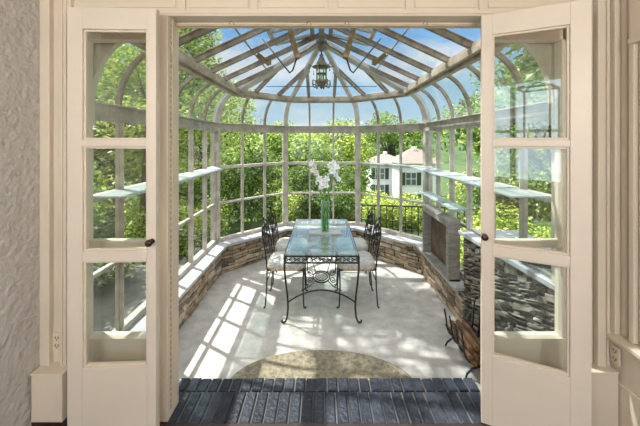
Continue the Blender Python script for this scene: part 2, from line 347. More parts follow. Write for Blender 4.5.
# ------------------------------------------------------------------ low stone wall with stones
def stones(m, p, q_, z0, z1, nrm, hmin, hmax, lmin, lmax, prot=0.022, skew=0.0, slope=0):
    p = Vector((*p, 0)); q_ = Vector((*q_, 0)); Lh = (q_-p).length; t = (q_-p).normalized(); nn = Vector((*nrm, 0)).normalized()
    z = z0
    while z < z1-0.004:
        h = min(rnd.uniform(hmin, hmax), z1-z)
        if z1-z-h < hmin*0.6: h = z1-z
        s = 0
        while s < Lh-0.002:
            l = min(lmin+(lmax-lmin)*rnd.random()**1.6, Lh-s)
            if Lh-s-l < lmin*.6: l = Lh-s
            g = 0.005; pr = rnd.uniform(0.003, prot); m.cc = rnd.random()
            sub = 2 if (h > hmin*1.5 and rnd.random() < .35) else 1
            for kk in range(sub):
                hz0 = z+h*kk/sub; hz1 = z+h*(kk+1)/sub; c = 0.010; m.cc = (m.cc+0.37*kk) % 1; pr2 = pr*rnd.uniform(.6, 1.2)
                j = lambda a_=.010: rnd.uniform(-a_, a_)
                def V(ss, zz, d): return p+t*min(max(ss, 0), Lh)+Vector((0,0,min(max(zz, z0), z1)))+nn*d
                b = [V(s+g,hz0+g,-.02), V(s+l-g,hz0+g,-.02), V(s+l-g,hz1-g,-.02), V(s+g,hz1-g,-.02)]
                sk = skew*l
                f1 = [V(s+g+j(),hz0+g+j()*.5,pr2*.5), V(s+l-g+j(),hz0+g+j()*.5+sk,pr2*.5), V(s+l-g+j(),hz1-g+j()*.5+sk,pr2*.5), V(s+g+j(),hz1-g+j()*.5,pr2*.5)]
                f2 = [V(s+g+c+j(),hz0+g+c*.7+j()*.4,pr2+j(.004)), V(s+l-g-c+j(),hz0+g+c*.7+sk+j()*.4,pr2+j(.004)), V(s+l-g-c+j(),hz1-g-c*.7+sk+j()*.4,pr2+j(.004)), V(s+g+c+j(),hz1-g-c*.7+j()*.4,pr2+j(.004))]
                fs = []
                for vv in f1+f2:
                    e_ = max(0, min(1, min(vv.z-z0, z1-vv.z)/.06)); s_ = (vv-p).dot(t)
                    vv.z += e_*(.020*noise.noise(Vector((s_*4.3, vv.z*5, z1*7)))+.010*noise.noise(Vector((s_*13, vv.z*9, 3))))
                for k in range(4): k2 = (k+1) % 4; fs += [(k, k2, 4+k2, 4+k), (4+k, 4+k2, 8+k2, 8+k)]
                fs.append((8,9,10,11)); m.add(b+f1+f2, fs)
            s += l
        z += h
YW = 2.93     # the low wall on the right stops here, the tall one begins
inner = loop(1.40); outer = loop(1.55); inner[-1] = (1.40, YW); outer[-1] = (1.55, YW)
m = MB(); m.prism(inner+outer[::-1], -0.05, 0.385)
lw = struct('low_stone_wall', m, M['joint'], 'low dry-laid tan stone wall running round the foot of the windows')
m = MB()
for i in range(5):
    (ax, ay), (bx, by) = inner[i], inner[i+1]; f = facets[i]
    stones(m, (ax, ay), (bx, by), 0.0, 0.385, (-f[0].x, -f[0].y), 0.030, 0.095, 0.07, 0.30, 0.03)
obj('stone_facing', m, M['stone'], lw)
ci = loop(1.30); co = loop(1.57); ci[-1] = (1.30, YW-0.01); co[-1] = (1.57, YW-0.01)
m = MB(); m.prism(ci+co[::-1], 0.387, 0.425); o = obj('sill_slab', m, M['cap'], lw, bevel=0.006); o['label'] = 'pale grey stone sill slab'
# tall stone wall on the right
poly = [(1.40, 2.95), (1.47, 1.845), (1.95, 1.845), (1.95, 2.95)]
m = MB(); m.prism(poly, -0.05, 0.925)
tw = struct('tall_stone_wall', m, M['joint'], 'taller grey rubble stone wall on the right beside the brick threshold')
m = MB(); stones(m, (1.40, 2.95), (1.47, 1.845), 0.0, 0.925, (-1, -.06), 0.022, 0.07, 0.05, 0.22, 0.035, skew=0.30)
stones(m, (1.545, 2.95), (1.40, 2.95), 0.43, 0.925, (0, 1), 0.05, 0.12, 0.07, 0.16, 0.01)
obj('stone_facing', m, M['stone_grey'], tw)
m = MB(); m.prism([(1.355, 2.985), (1.43, 1.845), (1.97, 1.845), (1.97, 2.985)], 0.927, 0.965); o = obj('cap_slab', m, M['cap'], tw, bevel=0.006); o['label'] = 'blue-grey flagstone cap'

# ------------------------------------------------------------------ windows of the conservatory
CZ = curve_az()
for i, f in enumerate(facets):
    s0, s1 = ends(f, A)
    zb = SZ
    if i == 4: s1w = CY-Y0
    nm = ['left side', 'left angled', 'middle', 'right angled', 'right side'][i]
    c = FP(f, A, (s0+s1)/2, SZ); root = empty('window_%d' % (i+1), c)
    tag(root, '%s bay window of weathered white metal, curving over at the top' % nm, None, None, 'structure')
    up = Vector((0,0,1))
    def rail(name, z, wd, ht, mt, a=A, e0=0.0, e1=0.0):
        a0, a1 = ends(f, a); mm = MB(); mm.bar(FP(f, a, a0+e0, z), FP(f, a, a1-e1, z), wd, ht); return obj(name, mm, mt, root, world=True, bevel=0.004)
    rail('bottom_rail', SZ+0.026, 0.06, 0.05, M['frame'], A, .03, .03)
    rail('middle_rail', R1, 0.055, 0.045, M['frame'], A, .03, .03)
    rail('lower_rail', R2, 0.035, 0.028, M['frame'], A, .03, .03)
    mm = MB(); a0, a1 = ends(f, A-.005); mm.bar(FP(f, A-.005, a0, TZ), FP(f, A-.005, a1, TZ), .075, .085); a0, a1 = ends(f, A-.02)
    mm.bar(FP(f, A-.025, a0, TZ-.052), FP(f, A-.025, a1, TZ-.052), .045, .03); mm.bar(FP(f, A-.035, a0+.02, TZ+.047), FP(f, A-.035, a1-.02, TZ+.047), .07, .012)
    obj('transom_beam', mm, M['transom'], root, world=True, bevel=0.004)
    for s in f[3]:
        mm = MB(); mm.bar(FP(f, A, s, SZ+.05), FP(f, A, s, TZ-.03), 0.030, 0.026, up=f[0]); mm.bar(FP(f, A-.024, s, SZ+.05), FP(f, A-.024, s, TZ-.03), 0.012, 0.030, up=f[0])
        obj('mullion', mm, M['frame'], root, world=True)
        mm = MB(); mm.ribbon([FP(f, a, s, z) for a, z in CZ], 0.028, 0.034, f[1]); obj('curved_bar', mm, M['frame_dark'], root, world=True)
    # glass: flat rows, then curved glass
    mm = MB(); a0, a1 = ends(f, A+.004); mm.add([FP(f, A+.004, a0, SZ+.05), FP(f, A+.004, a1, SZ+.05), FP(f, A+.004, a1, TZ), FP(f, A+.004, a0, TZ)], [(0,1,2,3)])
    obj('pane', mm, M['pane'], root, world=True)
    mm = MB(); vs = []
    for a, z in CZ:
        a0, a1 = ends(f, a); vs += [FP(f, a, a0, z+.004), FP(f, a, a1, z+.004)]
    mm.add(vs, [(2*k, 2*k+1, 2*k+3, 2*k+2) for k in range(len(CZ)-1)], True); obj('curved_pane', mm, M['curvepane'], root, world=True)
# corner posts with their curved ribs
k = 1
for i in range(4):
    f, g = facets[i], facets[i+1]; d = (f[0]+g[0]).normalized(); sc = 1/cos(pi/8)
    side = Vector((-d.y, d.x, 0))
    def CPt(a, z): return C0+d*a*sc+Vector((0,0,z))
    mm = MB(); wdt = 0.125 if i in (0, 3) else 0.085
    mm.bar(CPt(A, SZ), CPt(A, TZ+.03), wdt, 0.07, up=d); mm.bar(CPt(A-.04, SZ), CPt(A-.04, TZ-.02), wdt*.45, 0.035, up=d)
    root = struct('trim_%d' % k, mm, M['frame'], ['left front', 'left rear', 'right rear', 'right front'][i]+' corner post of the conservatory, thick weathered white metal', bevel=0.004); k += 1
    mm = MB(); mm.ribbon([CPt(a-.012, z) for a, z in CZ], (0.10 if i in (0, 3) else 0.07), 0.05, side); obj('curved_rib', mm, M['frame_light'], root)
for sx, f, lab in ((-1, facets[0], 'left'), (1, facets[4], 'right')):
    mm = MB(); x = sx*A; zb = SZ if sx < 0 else 0.93
    mm.box(min(x-.03, x+.03), max(x-.03, x+.03), 1.845, 1.90, zb, TZ); mm.ribbon([(sx*a, 1.872, z) for a, z in CZ], 0.05, 0.05, (0,1,0))
    struct('trim_%d' % k, mm, M['frame'], lab+' end post of the conservatory against the house wall'); k += 1

# ------------------------------------------------------------------ glass roof
rf = empty('glass_roof', (0, 3.0, EZ)); tag(rf, 'glazed conservatory roof of weathered bars rising to a peak', None, None, 'structure')
for i, f in enumerate(facets):
    a0, a1 = ends(f, EA); mm = MB()
    wB = .11 if i in (0, 4) else .07; mm.bar(FP(f, EA+.02, ends(f, EA+.02)[0], EZ-.02), FP(f, EA+.02, ends(f, EA+.02)[1], EZ-.02), wB, 0.06); mm.bar(FP(f, EA-.03, *[ends(f, EA-.03)[0]], EZ-.045), FP(f, EA-.03, ends(f, EA-.03)[1], EZ-.045), 0.035, 0.05); mm.bar(FP(f, EA+.045, ends(f, EA+.045)[0], EZ-.06), FP(f, EA+.045, ends(f, EA+.045)[1], EZ-.06), 0.05, 0.05)
    o = obj('eave_beam', mm, M['beam'], rf, world=True, bevel=0.003)
    bars = list(f[3]) + ([-1.72] if i == 0 else [1.72] if i == 4 else [])
    for s in bars:
        free = (i == 0 and s < 0) or (i == 4 and s > 0); ae = 0.02 if free else abs(s)/T8
        if ae > EA-.05: continue
        mm = MB(); mm.bar(FP(f, EA, s, roof_z(EA)-.02), FP(f, ae, s, roof_z(ae)-.02), 0.034, 0.05); mm.bar(FP(f, EA, s, roof_z(EA)), FP(f, ae, s, roof_z(ae)), 0.048, 0.01)
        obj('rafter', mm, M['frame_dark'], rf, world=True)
    # lapped seam of the panes
    if i in (0, 4):
        for am in (0.70, ):
            b0, b1 = ends(f, am); mm = MB(); mm.bar(FP(f, am, b0, roof_z(am)+.006), FP(f, am, b1, roof_z(am)+.006), 0.012, 0.01); obj('pane_seam', mm, M['frame_dark'], rf, world=True)
    b0, b1 = ends(f, EA+.02)
    if i in (0, 4):
        sN = b0 if i == 0 else b1
        vs = [FP(f, EA+.02, b0, roof_z(EA+.02)+.01), FP(f, EA+.02, b1, roof_z(EA+.02)+.01), FP(f, 0, 0, roof_z(0)+.01), FP(f, 0, sN, roof_z(0)+.01)]
        fs = [(0,1,2,3)] if i == 0 else [(0,1,3,2)]
    else:
        vs = [FP(f, EA+.02, b0, roof_z(EA+.02)+.01), FP(f, EA+.02, b1, roof_z(EA+.02)+.01), FP(f, 0, 0, roof_z(0)+.01)]; fs = [(0,1,2)]
    mm = MB(); mm.add(vs, fs); obj('roof_pane', mm, M['roofpane'], rf, world=True)
for i in range(4):
    d = (facets[i][0]+facets[i+1][0]).normalized(); sc = 1/cos(pi/8); wd = 0.125 if i in (0, 3) else 0.06
    mm = MB(); p0 = C0+d*EA*sc+Vector((0,0,roof_z(EA)-.03)); p1 = C0+d*0.05+Vector((0,0,roof_z(0.05)-.03)); mm.bar(p0, p1, wd, 0.05)
    obj('hip_rafter', mm, M['frame_light'], rf, world=True, bevel=0.004)
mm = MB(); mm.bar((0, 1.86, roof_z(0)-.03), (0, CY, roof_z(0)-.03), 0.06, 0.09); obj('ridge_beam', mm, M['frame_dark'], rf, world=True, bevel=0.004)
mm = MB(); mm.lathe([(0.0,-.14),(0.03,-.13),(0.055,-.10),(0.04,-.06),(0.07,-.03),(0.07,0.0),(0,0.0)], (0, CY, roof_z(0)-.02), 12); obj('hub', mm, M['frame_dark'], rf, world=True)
# vent sashes propped open by the ridge, with their drop arms and bent push rods
for sx, f in ((-1, facets[0]), (1, facets[4])):
    def RP(a, y, dz=0.0): return Vector((sx*a, y, roof_z(a)+dz))
    mm = MB(); lift = 0.09
    ya, yb = 2.62, 3.38
    P00, P01, P10, P11 = RP(.10, ya, .01), RP(.10, yb, .01), RP(.52, ya, .01+lift), RP(.52, yb, .01+lift)
    for a_, b_ in ((P00, P01), (P10, P11), (P00, P10), (P01, P11), ((P00+P01)/2, (P10+P11)/2)): mm.bar(a_, b_, 0.045, 0.03)
    vt = obj('vent_sash', mm, M['frame_dark'], rf, world=True)
    mm = MB(); mm.add([P00, P01, P11, P10], [(0,1,2,3)]); obj('vent_pane', mm, M['roofpane'], vt, world=True)
    for y_, a0_, a1_, zz in ((2.50, .30, .20, -.40), (3.10, .66, .54, -.13)):
        mm = MB(); top = RP(a0_, y_, -.03); bot = Vector((sx*a1_, y_, roof_z(a0_)+zz)); mm.bar(top, bot, 0.045, 0.045, up=(1,0,0)); mm.bar(bot-Vector((.0,.0,0)), bot+Vector((0,0,.05)), .06, .035, up=(1,0,0))
        obj('vent_arm', mm, M['brass'], rf, world=True)
    b = Vector((sx*.20, 2.50, roof_z(.30)-.38))
    mm = MB(); mm.tube([b, b+Vector((sx*.045, .05, -.11)), b+Vector((sx*.075, .1, -.12)), b+Vector((sx*.36, .35, .26))], 0.007)
    mm.tube([b, Vector((0.0, 3.0, roof_z(0)-.22)), Vector((0, 3.3, roof_z(0)-.10))], 0.006)
    obj('push_rod', mm, M['iron'], rf, world=True)
mm = MB(); mm.tube([(-EA, 3.4, EZ-.03), (EA, 3.4, EZ-.03)], 0.004) if False else None
d0 = Vector((-0.455, 4.70, EZ+.02)); 
mm = MB(); mm.tube([Vector((-.80, 4.35, EZ+.10)), Vector((.80, 4.35, EZ+.10))], 0.005); obj('tie_rod', mm, M['iron'], rf, world=True)

# ------------------------------------------------------------------ house wall around the doorway
FY, BY = 1.72, 1.84; HZ = 2.565; JL, JR = -0.875, 0.935; SL, SR = -1.42, 1.45
m = MB()
m.box(-1.62, SL, FY, BY, 0.2, HZ); m.box(SR, 1.75, FY, BY, 0.2, HZ); m.box(-1.62, 1.75, FY, BY, HZ, 3.4)
wf = struct('wall_front', m, M['cream'], 'cream painted house wall round the open doorway')
for sx, lab in ((-1, 'left'), (1, 'right')):     # spandrels following the curved glazing
    m = MB(); pts = [(sx*(a-.07), z-.01) for a, z in curve_az(12)]; poly = [(sx*1.60, HZ)]+[(sx*1.60, TZ-.1)]+[(sx*(A-.07), TZ-.1)]+pts+[(sx*1.0, HZ)]
    if sx > 0: poly = poly[::-1]
    m.xzprism(poly, BY, BY+.04); obj('arch_spandrel', m, M['cream'], wf)
    m = MB(); x = sx*(A-.05); m.box(min(x, sx*1.6), max(x, sx*1.6), BY, BY+.04, 0.2 if sx < 0 else .97, TZ-.1); obj('side_casing', m, M['cream'], wf)
# sidelights
for x0, x1, lab in ((SL, JL-.055, 'left'), (JR+.048, SR, 'right')):
    root = empty('window_%d' % (6 if x0 < 0 else 7), ((x0+x1)/2, 1.78, .25)); tag(root, 'narrow cream-framed sidelight beside the doorway, behind the %s door' % lab, None, None, 'structure')
    m = MB(); m.box(x0, x1, 1.75, 1.81, .25, .664); m.box(x0, x1, 1.745, 1.815, .665, .70)
    m.box(x0, x0+(.045 if x0 < 0 else .012), 1.75, 1.81, .70, HZ); m.box(x1-(.045 if x0 > 0 else .012), x1, 1.75, 1.81, .70, HZ); m.box(x0, x1, 1.75, 1.81, 2.44, HZ); m.box(x0, x1, 1.755, 1.805, 1.225, 1.265)
    obj('sash_frame', m, M['cream'], root, world=True, bevel=0.003)
    m = MB(); m.box(x0+.04, x1-.04, 1.779, 1.781, .70, 2.45); obj('pane', m, M['pane'], root, world=True)
# jambs, header
m = MB(); m.box(JL-.055, JL, FY-.012, BY, .25, HZ); m.box(JL-.004, JL+.006, FY+.03, FY+.045, .27, HZ); struct('trim_10', m, M['cream'], 'left jamb of the doorway', bevel=.002)
m = MB(); z = .30
while z < HZ-.02: m.box(JL-.001, JL+.004, FY+.014, FY+.024, z, z+.022); z += .034
obj('weather_strip', m, M['bead'], bpy.data.objects['trim_10'])
m = MB(); m.box(JR, JR+.048, FY-.008, 1.765, .25, HZ); struct('trim_11', m, M['cream'], 'right jamb of the doorway', bevel=.002)
m = MB(); m.box(JL-.05, JR+.05, 1.812, BY, 2.54, HZ+.01); m.box(-1.45, 1.5, FY-.008, FY, HZ, 2.575); m.box(-1.45, 1.5, FY-.012, FY, 2.575, 2.60)
for xs in (-1.45, -.80, -.385, .06, .50, .92, 1.47): m.box(xs-.022, xs+.022, FY-.012, FY, 2.60, 3.0)
tr = struct('trim_12', m, M['cream'], 'cream panelled header above the doorway', bevel=.002)
m = MB(); m.box(JL-.0, JR+.0, 1.800, 1.812, 2.54, 2.553); obj('bead_strip', m, M['bead'], tr)
m = MB()
pe = (-1.428, -.822, -.407, .038, .478, .898, 1.448)
for a_, b_ in ((-1.428,-.822), (-.778,-.407), (-.363,.038), (.082,.478), (.522,.898), (.942,1.448)): 
    m.box(a_+.012, b_-.012, FY-.006, FY, 2.612, 2.99) 
obj('raised_panel', m, M['cream'], tr, bevel=.004)
for hx, hl in ((232, 'left'), (309, 'second from left'), (347, 'second from right'), (425, 'right')):
    p = at(hx, 24, FY-.02); m = MB(); m.tube([p+Vector((-.012,0,0)), p+Vector((-.008,-.012,.01)), p+Vector((.006,-.012,.008)), p+Vector((.014,-.004,-.008))], .0025)
    tag(obj('hook', m, M['brass']), 'tiny brass cup hook in the door header, %s of four' % hl, 'hook', 'hooks along the door header')
# pilaster mouldings, left and right
m = MB(); m.box(-1.59, -1.535, FY-.03, FY, .56, 3.0); m.box(-1.485, -1.42, FY-.022, FY, .56, 3.0); m.box(-1.475, -1.462, FY-.03, FY-.02, .56, 3.0); m.box(-1.452, -1.44, FY-.03, FY-.02, .56, 3.0)
struct('trim_13', m, M['cream'], 'cream moulded casing left of the doorway', bevel=.004)
m = MB(); 
for a_, b_, d_ in ((1.47,1.505,.03), (1.52,1.535,.02), (1.555,1.60,.035), (1.62,1.64,.02), (1.655,1.70,.03)): m.box(a_, b_, FY-d_, FY, .56, 3.0)
struct('trim_14', m, M['cream'], 'cream reeded casing right of the doorway', bevel=.005)
m = MB(); m.box(-1.578, -1.41, 1.63, FY, .32, .575); m.box(-1.583, -1.405, 1.625, FY, .575, .585); struct('trim_15', m, M['cream'], 'cream plinth block at the foot of the left casing', bevel=.003)
m = MB(); m.box(-1.578, -1.41, 1.632, FY, .25, .32); struct('baseboard_left', m, M['wood_floor'], 'red-brown base strip under the left plinth')
m = MB(); m.box(1.445, 1.63, 1.645, FY, .25, .575); m.box(1.44, 1.63, 1.64, FY, .575, .585); struct('trim_16', m, M['cream'], 'cream plinth block at the foot of the right casing', bevel=.003)
# room shell
m = MB(); m.box(-1.75, -1.59, .95, FY, .25, 3.3); struct('wall_left', m, M['stucco'], 'rough grey-beige plaster wall on the far left')
def wall_with_hole(name, axis, c0, c1, u0, u1, hu0, hu1, z0, z1, hz0, hz1, mt, lab):
    m = MB()
    def B(a, b, c, d):
        if axis == 'x': m.box(c0, c1, a, b, c, d)
        else: m.box(a, b, c0, c1, c, d)
    B(u0, hu0, z0, z1); B(hu1, u1, z0, z1); B(hu0, hu1, z0, hz0); B(hu0, hu1, hz1, z1)
    struct(name, m, mt, lab)
def room_window(idx, axis, c, u0, u1, z0, z1, nb, lab):
    root = empty('window_%d' % idx, ((c, (u0+u1)/2, z0) if axis == 'x' else ((u0+u1)/2, c, z0))); tag(root, lab, None, None, 'structure')
    m = MB()
    def B(a, b, p, q, t=.05):
        if axis == 'x': m.box(c-t, c+t, a, b, p, q)
        else: m.box(a, b, c-t, c+t, p, q)
    B(u0, u0+.07, z0, z1); B(u1-.07, u1, z0, z1); B(u0, u1, z0, z0+.07); B(u0, u1, z1-.07, z1); B(u0, u1, (z0+z1)/2-.03, (z0+z1)/2+.03, .04)
    for i in range(1, nb): u = u0+(u1-u0)*i/nb; B(u-.045, u+.045, z0, z1, .045)
    obj('sash_frame', m, M['white'], root, world=True)
    m = MB()
    if axis == 'x': m.box(c-.002, c+.002, u0, u1, z0, z1)
    else: m.box(u0, u1, c-.002, c+.002, z0, z1)
    obj('pane', m, M['pane'], root, world=True)
wall_with_hole('wall_back', 'y', -3.6, -3.5, -3.4, 1.9, -2.4, 1.0, .25, 3.3, 1.0, 3.1, M['room'], 'cream back wall of the house room with windows')
room_window(8, 'y', -3.55, -2.4, 1.0, 1.0, 3.1, 4, 'wide white window in the back wall of the house room')
wall_with_hole('wall_left.001', 'x', -3.4, -3.3, -3.5, .95, -1.8, .6, .25, 3.3, 1.0, 2.75, M['room'], 'cream left wall of the house room with a window')
room_window(9, 'x', -3.35, -1.8, .6, 1.0, 2.75, 3, 'white window in the left wall of the house room')
m = MB(); m.box(-3.4, -1.75, .95, 1.05, .25, 3.3); struct('wall_left.002', m, M['room'], 'cream return wall beside the plaster wall')
m = MB(); m.box(1.70, 1.82, -3.5, FY, .25, 3.3); struct('wall_right', m, M['cream'], 'cream panelled right wall of the house room')
m = MB(); m.box(-3.4, 1.9, -3.6, FY, 3.3, 3.4); struct('ceiling', m, M['wood_ceiling'], 'brown boarded ceiling of the house room')
# right wainscot with cap, reeded strips above
m = MB(); m.box(1.645, 1.70, -3.4, 1.72, .25, .735); m.box(1.635, 1.65, -3.4, 1.71, .25, .52); m.box(1.638, 1.66, -3.4, 1.71, .70, .735)
root = struct('trim_17', m, M['cream'], 'low cream wainscot along the right wall', bevel=.003)
m = MB(); m.box(1.615, 1.70, -3.4, 1.72, .737, .762); obj('wainscot_cap', m, M['cream'], root, bevel=.004)
m = MB()
for a_, d_ in ((1.655,.02),(1.60,.035),(1.565,.015),(1.51,.03),(1.46,.02),(1.40,.03)): m.box(1.70-d_, 1.70, a_, a_+.028, .765, 3.0)
m.box(1.65, 1.70, 1.50, 1.62, 2.37, 2.40); m.box(1.662, 1.70, 1.50, 1.62, 2.40, 3.0)
struct('trim_18', m, M['cream'], 'vertical cream mouldings on the right wall', bevel=.004)

# ------------------------------------------------------------------ the two open door leaves
def door_leaf(name, pa, pb, latch, lab):
    # pa -> pb in plan, as seen from the camera left to right; z up from .255; latch = 'l' or 'r' (side with the knob)
    a = Vector((*pa, 0)); b = Vector((*pb, 0)); W = (b-a).length; ang = math.atan2(b.y-a.y, b.x-a.x)
    root = empty(name, (a.x, a.y, .255), ang); tag(root, lab, None, None, 'structure')
    H = 2.305; t = .04; ls, rs = (.055, .085) if latch == 'l' else (.078, .048)
    z1a, z1b = .39, .955; z2a, z2b = 1.008, 1.565; z3a, z3b = 1.602, 2.19
    m = MB()
    for (x0, x1, z0, z1) in ((0, ls, 0, H), (W-rs, W, 0, H), (ls, W-rs, 0, z1a), (ls, W-rs, z1b, z2a), (ls, W-rs, z2b, z3a), (ls, W-rs, z3b, H)): m.box(x0, x1, 0, t, z0, z1)
    obj('door_frame', m, M['door'], root, bevel=.0025)
    m = MB()
    for z0, z1 in ((z1a, z1b), (z2a, z2b), (z3a, z3b)):
        g = .011; x0, x1 = ls, W-rs
        for bb in ((x0, x0+g, z0, z1), (x1-g, x1, z0, z1), (x0+g, x1-g, z0, z0+g), (x0+g, x1-g, z1-g, z1)): m.box(bb[0], bb[1], .010, .032, bb[2], bb[3])
    obj('glazing_bead', m, M['cream'], root, bevel=.002)
    for z0, z1 in ((z1a, z1b), (z2a, z2b), (z3a, z3b)):
        m = MB(); m.box(ls+.003, W-rs-.003, .019, .022, z0+.003, z1-.003); obj('pane', m, M['doorpane'], root)
    kx = (ls*.30 if latch == 'l' else W-rs*.42); kz = 1.06
    m = MB(); pr = [(0.0,0),(.014,.0),(.014,.003),(.006,.006),(.006,.020),(.015,.026),(.019,.034),(.016,.044),(.008,.048),(0,.049)]
    vs = MB(); vs.lathe(pr, (0,0,0), 16); m.add([(kx+p[0], -p[2], kz+p[1]) for p in vs.v], vs.f, True)
    kb = obj('door_knob', m, M['knob'], root); kb['label'] = 'round dark bronze knob'
    return root
door_leaf('door_1', (-1.345, 1.585), (-.885, 1.605), 'r', 'left leaf of the cream glazed double door, standing open towards the room')
door_leaf('door_2', (.905, 1.700), (1.343, 1.490), 'l', 'right leaf of the cream glazed double door, standing open towards the room')

# outlets
def outlet(loc, rz, lab):
    root = empty('wall_outlet', loc, rz); tag(root, lab, 'outlet')
    m = MB(); m.box(-.026, .026, -.008, 0, 0, .10); obj('cover_plate', m, M['plate'], root, bevel=.002)
    for z in (.028, .072):
        m = MB(); m.box(-.010, -.006, -.0095, -.006, z-.006, z+.008); m.box(.006, .010, -.0095, -.006, z-.006, z+.008); m.box(-.003, .003, -.0095, -.006, z-.014, z-.009); obj('socket', m, M['slot'], root)
outlet((-1.511, FY, .655), 0, 'ivory duplex outlet on the cream casing left of the doorway')
outlet((1.635, 1.665, .615), -pi/2, 'ivory outlet low on the right wall above the plinth')

# ------------------------------------------------------------------ glass shelves
def shelf(poly, z, th, lab, brackets, cat='shelf'):
    x = sum(p[0] for p in poly)/len(poly); y = sum(p[1] for p in poly)/len(poly)
    root = empty('glass_shelf', (x, y, z)); tag(root, lab, cat)
    m = MB(); m.prism(poly, z, z+th); obj('shelf_board', m, M['shelfglass'], root, world=True)
    for (bx, by, dx) in brackets:
        m = MB(); m.bar((bx, by, z-.006), (bx+dx, by, z-.006), .016, .012); m.tube([(bx+dx*.02, by, z-.09), (bx+dx*.5, by, z-.03), (bx+dx*.9, by, z-.012)], .005)
        obj('bracket', m, M['frame'], root, world=True)
shelf([(-1.455, 1.90), (-1.23, 1.90), (-1.23, 3.75), (-1.455, 4.10)], 1.490, .010, 'long glass shelf at mid height along the left windows', [(-1.455, y, .20) for y in (2.2, 3.0, 3.7)])
shelf([(1.455, 1.90), (1.455, 4.14), (0.62, 4.98), (.59, 4.90), (1.21, 4.15), (1.21, 1.90)], 1.490, .010, 'long glass shelf at mid height along the right windows, bending round the corner', [(1.455, y, -.22) for y in (2.2, 3.0, 3.8)])
shelf([(1.455, 2.98), (1.455, 4.05), (1.30, 4.05), (1.28, 2.98)], 1.165, .010, 'short glass shelf just above the open wooden box on the right', [(1.455, y, -.14) for y in (3.0, 3.98)])

# ------------------------------------------------------------------ open wooden box on the right sill
root = empty('wooden_box', (1.42, 3.43, .425)); tag(root, 'open-fronted weathered grey wooden box standing on the right stone sill', 'box')
bx0, bx1, by0, by1, bz0, bz1 = 1.29, 1.405, 3.04, 3.84, .427, 1.02
m = MB(); m.box(bx0, bx1, by0, by0+.035, bz0, bz1); m.box(bx0, bx1, by1-.035, by1, bz0, bz1); m.box(bx0-.01, bx1, by0-.01, by1+.01, bz1, bz1+.025); m.box(bx0, bx1, by0, by1, bz0, bz0+.02)
m.box(bx0-.005, bx0+.012, by0-.002, by0+.06, bz0, bz1); m.box(bx0-.005, bx0+.012, by0+.06, by1, bz1-.05, bz1)
obj('carcass', m, M['box'], root, world=True, bevel=.002)
m = MB(); m.box(bx1-.012, bx1, by0+.035, by1-.035, bz0+.02, bz1); o = obj('back_board', m, M['box_in'], root, world=True); o['label'] = 'rust-stained brown back board'
m = MB(); m.box(bx0+.02, bx0+.085, by0+.1, by0+.40, bz0+.02, bz0+.034); obj('loose_board', m, M['box'], root, world=True)
# driftwood on the tall wall
p0 = Vector((1.52, 2.05, .967)); root = empty('driftwood', p0); tag(root, 'dark gnarled piece of driftwood on the flagstone cap of the tall wall', 'driftwood')
m = MB(); ps = [(-.11,.16,.03),(-.06,.10,.045),(0,.03,.04),(.05,-.03,.045),(.10,-.08,.055)]; m.tube(ps, [.022,.033,.036,.032,.024], 9)
m.tube([(.06,-.04,.05),(.10,-.05,.085),(.115,-.065,.105)], [.016,.012,.005], 6); m.tube([(-.04,.07,.06),(-.075,.08,.075)], [.014,.006], 6)
obj('gnarled_stem', m, M['drift'], root, sub=1); root.scale = (.85,)*3

# ------------------------------------------------------------------ lantern
lp = Vector((0.0, 3.6, 0)); zt = 2.885
root = empty('hanging_lantern', (0.0, 3.6, 2.46)); tag(root, 'ornate aged bronze lantern hanging from the peak of the glass roof', 'lantern')
m = MB(); m.tube([(0,0,.44),(0,0,.54)], .006); 
for k in range(4): m.ball((0,0,.44+.028*k), .010, .010, .014, 8)
obj('chain', m, M['iron'], root)
m = MB(); m.lathe([(0,.43),(.02,.428),(.028,.415),(.018,.40),(.035,.385),(.040,.36),(.055,.335),(.085,.30),(.115,.285),(.118,.277),(.08,.272),(.06,.268),(0,.268)], n=8); obj('crown', m, M['lantern'], root)
m = MB()
for k in range(8):
    a = 2*pi*k/8+pi/8; m.tube([(.062*cos(a),.062*sin(a),.27),(.062*cos(a),.062*sin(a),.11)], .0055)
m.lathe([(.072,.115),(.078,.105),(.075,.09),(.05,.075),(.04,.06),(.02,.045),(.018,.03),(.008,.015),(0,.008)], n=12); m.lathe([(.070,.118),(.076,.110),(.070,.104)], n=12); m.lathe([(.064,.20),(.068,.195),(.064,.19)], n=12)
obj('cage', m, M['lantern'], root)
m = MB(); m.lathe([(.052,.115),(.052,.265)], n=14); g = obj('glass_cylinder', m, M['vaseglass'], root)
m = MB(); m.lathe([(.012,.10),(.012,.17),(.004,.185),(0,.19)], n=10); obj('candle', m, M['petal'], root)
for k in range(6):
    a = 2*pi*k/6+.2; u = Vector((cos(a), sin(a), 0)); m = MB(); z = Vector((0,0,1))
    m.tube(spiral(u*.095+z*.085, u, z, .012, .035, 0, -1.6*pi, 14)+[u*.10+z*.045, u*.075+z*.035], .006)
    m.tube([u*.055+z*.06, u*.085+z*.028, u*.105+z*.05, u*.108+z*.10, u*.10+z*.125], [.006,.008,.008,.006,.003])
    obj('scroll_bracket', m, M['lantern'], root); m = MB(); m.tube([u*.105+z*.28, u*.145+z*.29, u*.155+z*.31], .005); m.tube([u*.146+z*.288, u*.146+z*.22], .002, 4); m.ball(u*.146+z*.215, .007, .007, .014, 6); m.ball(u*.146+z*.245, .005, .005, .008, 6)
    obj('hanging_drop', m, M['lantern'], root)

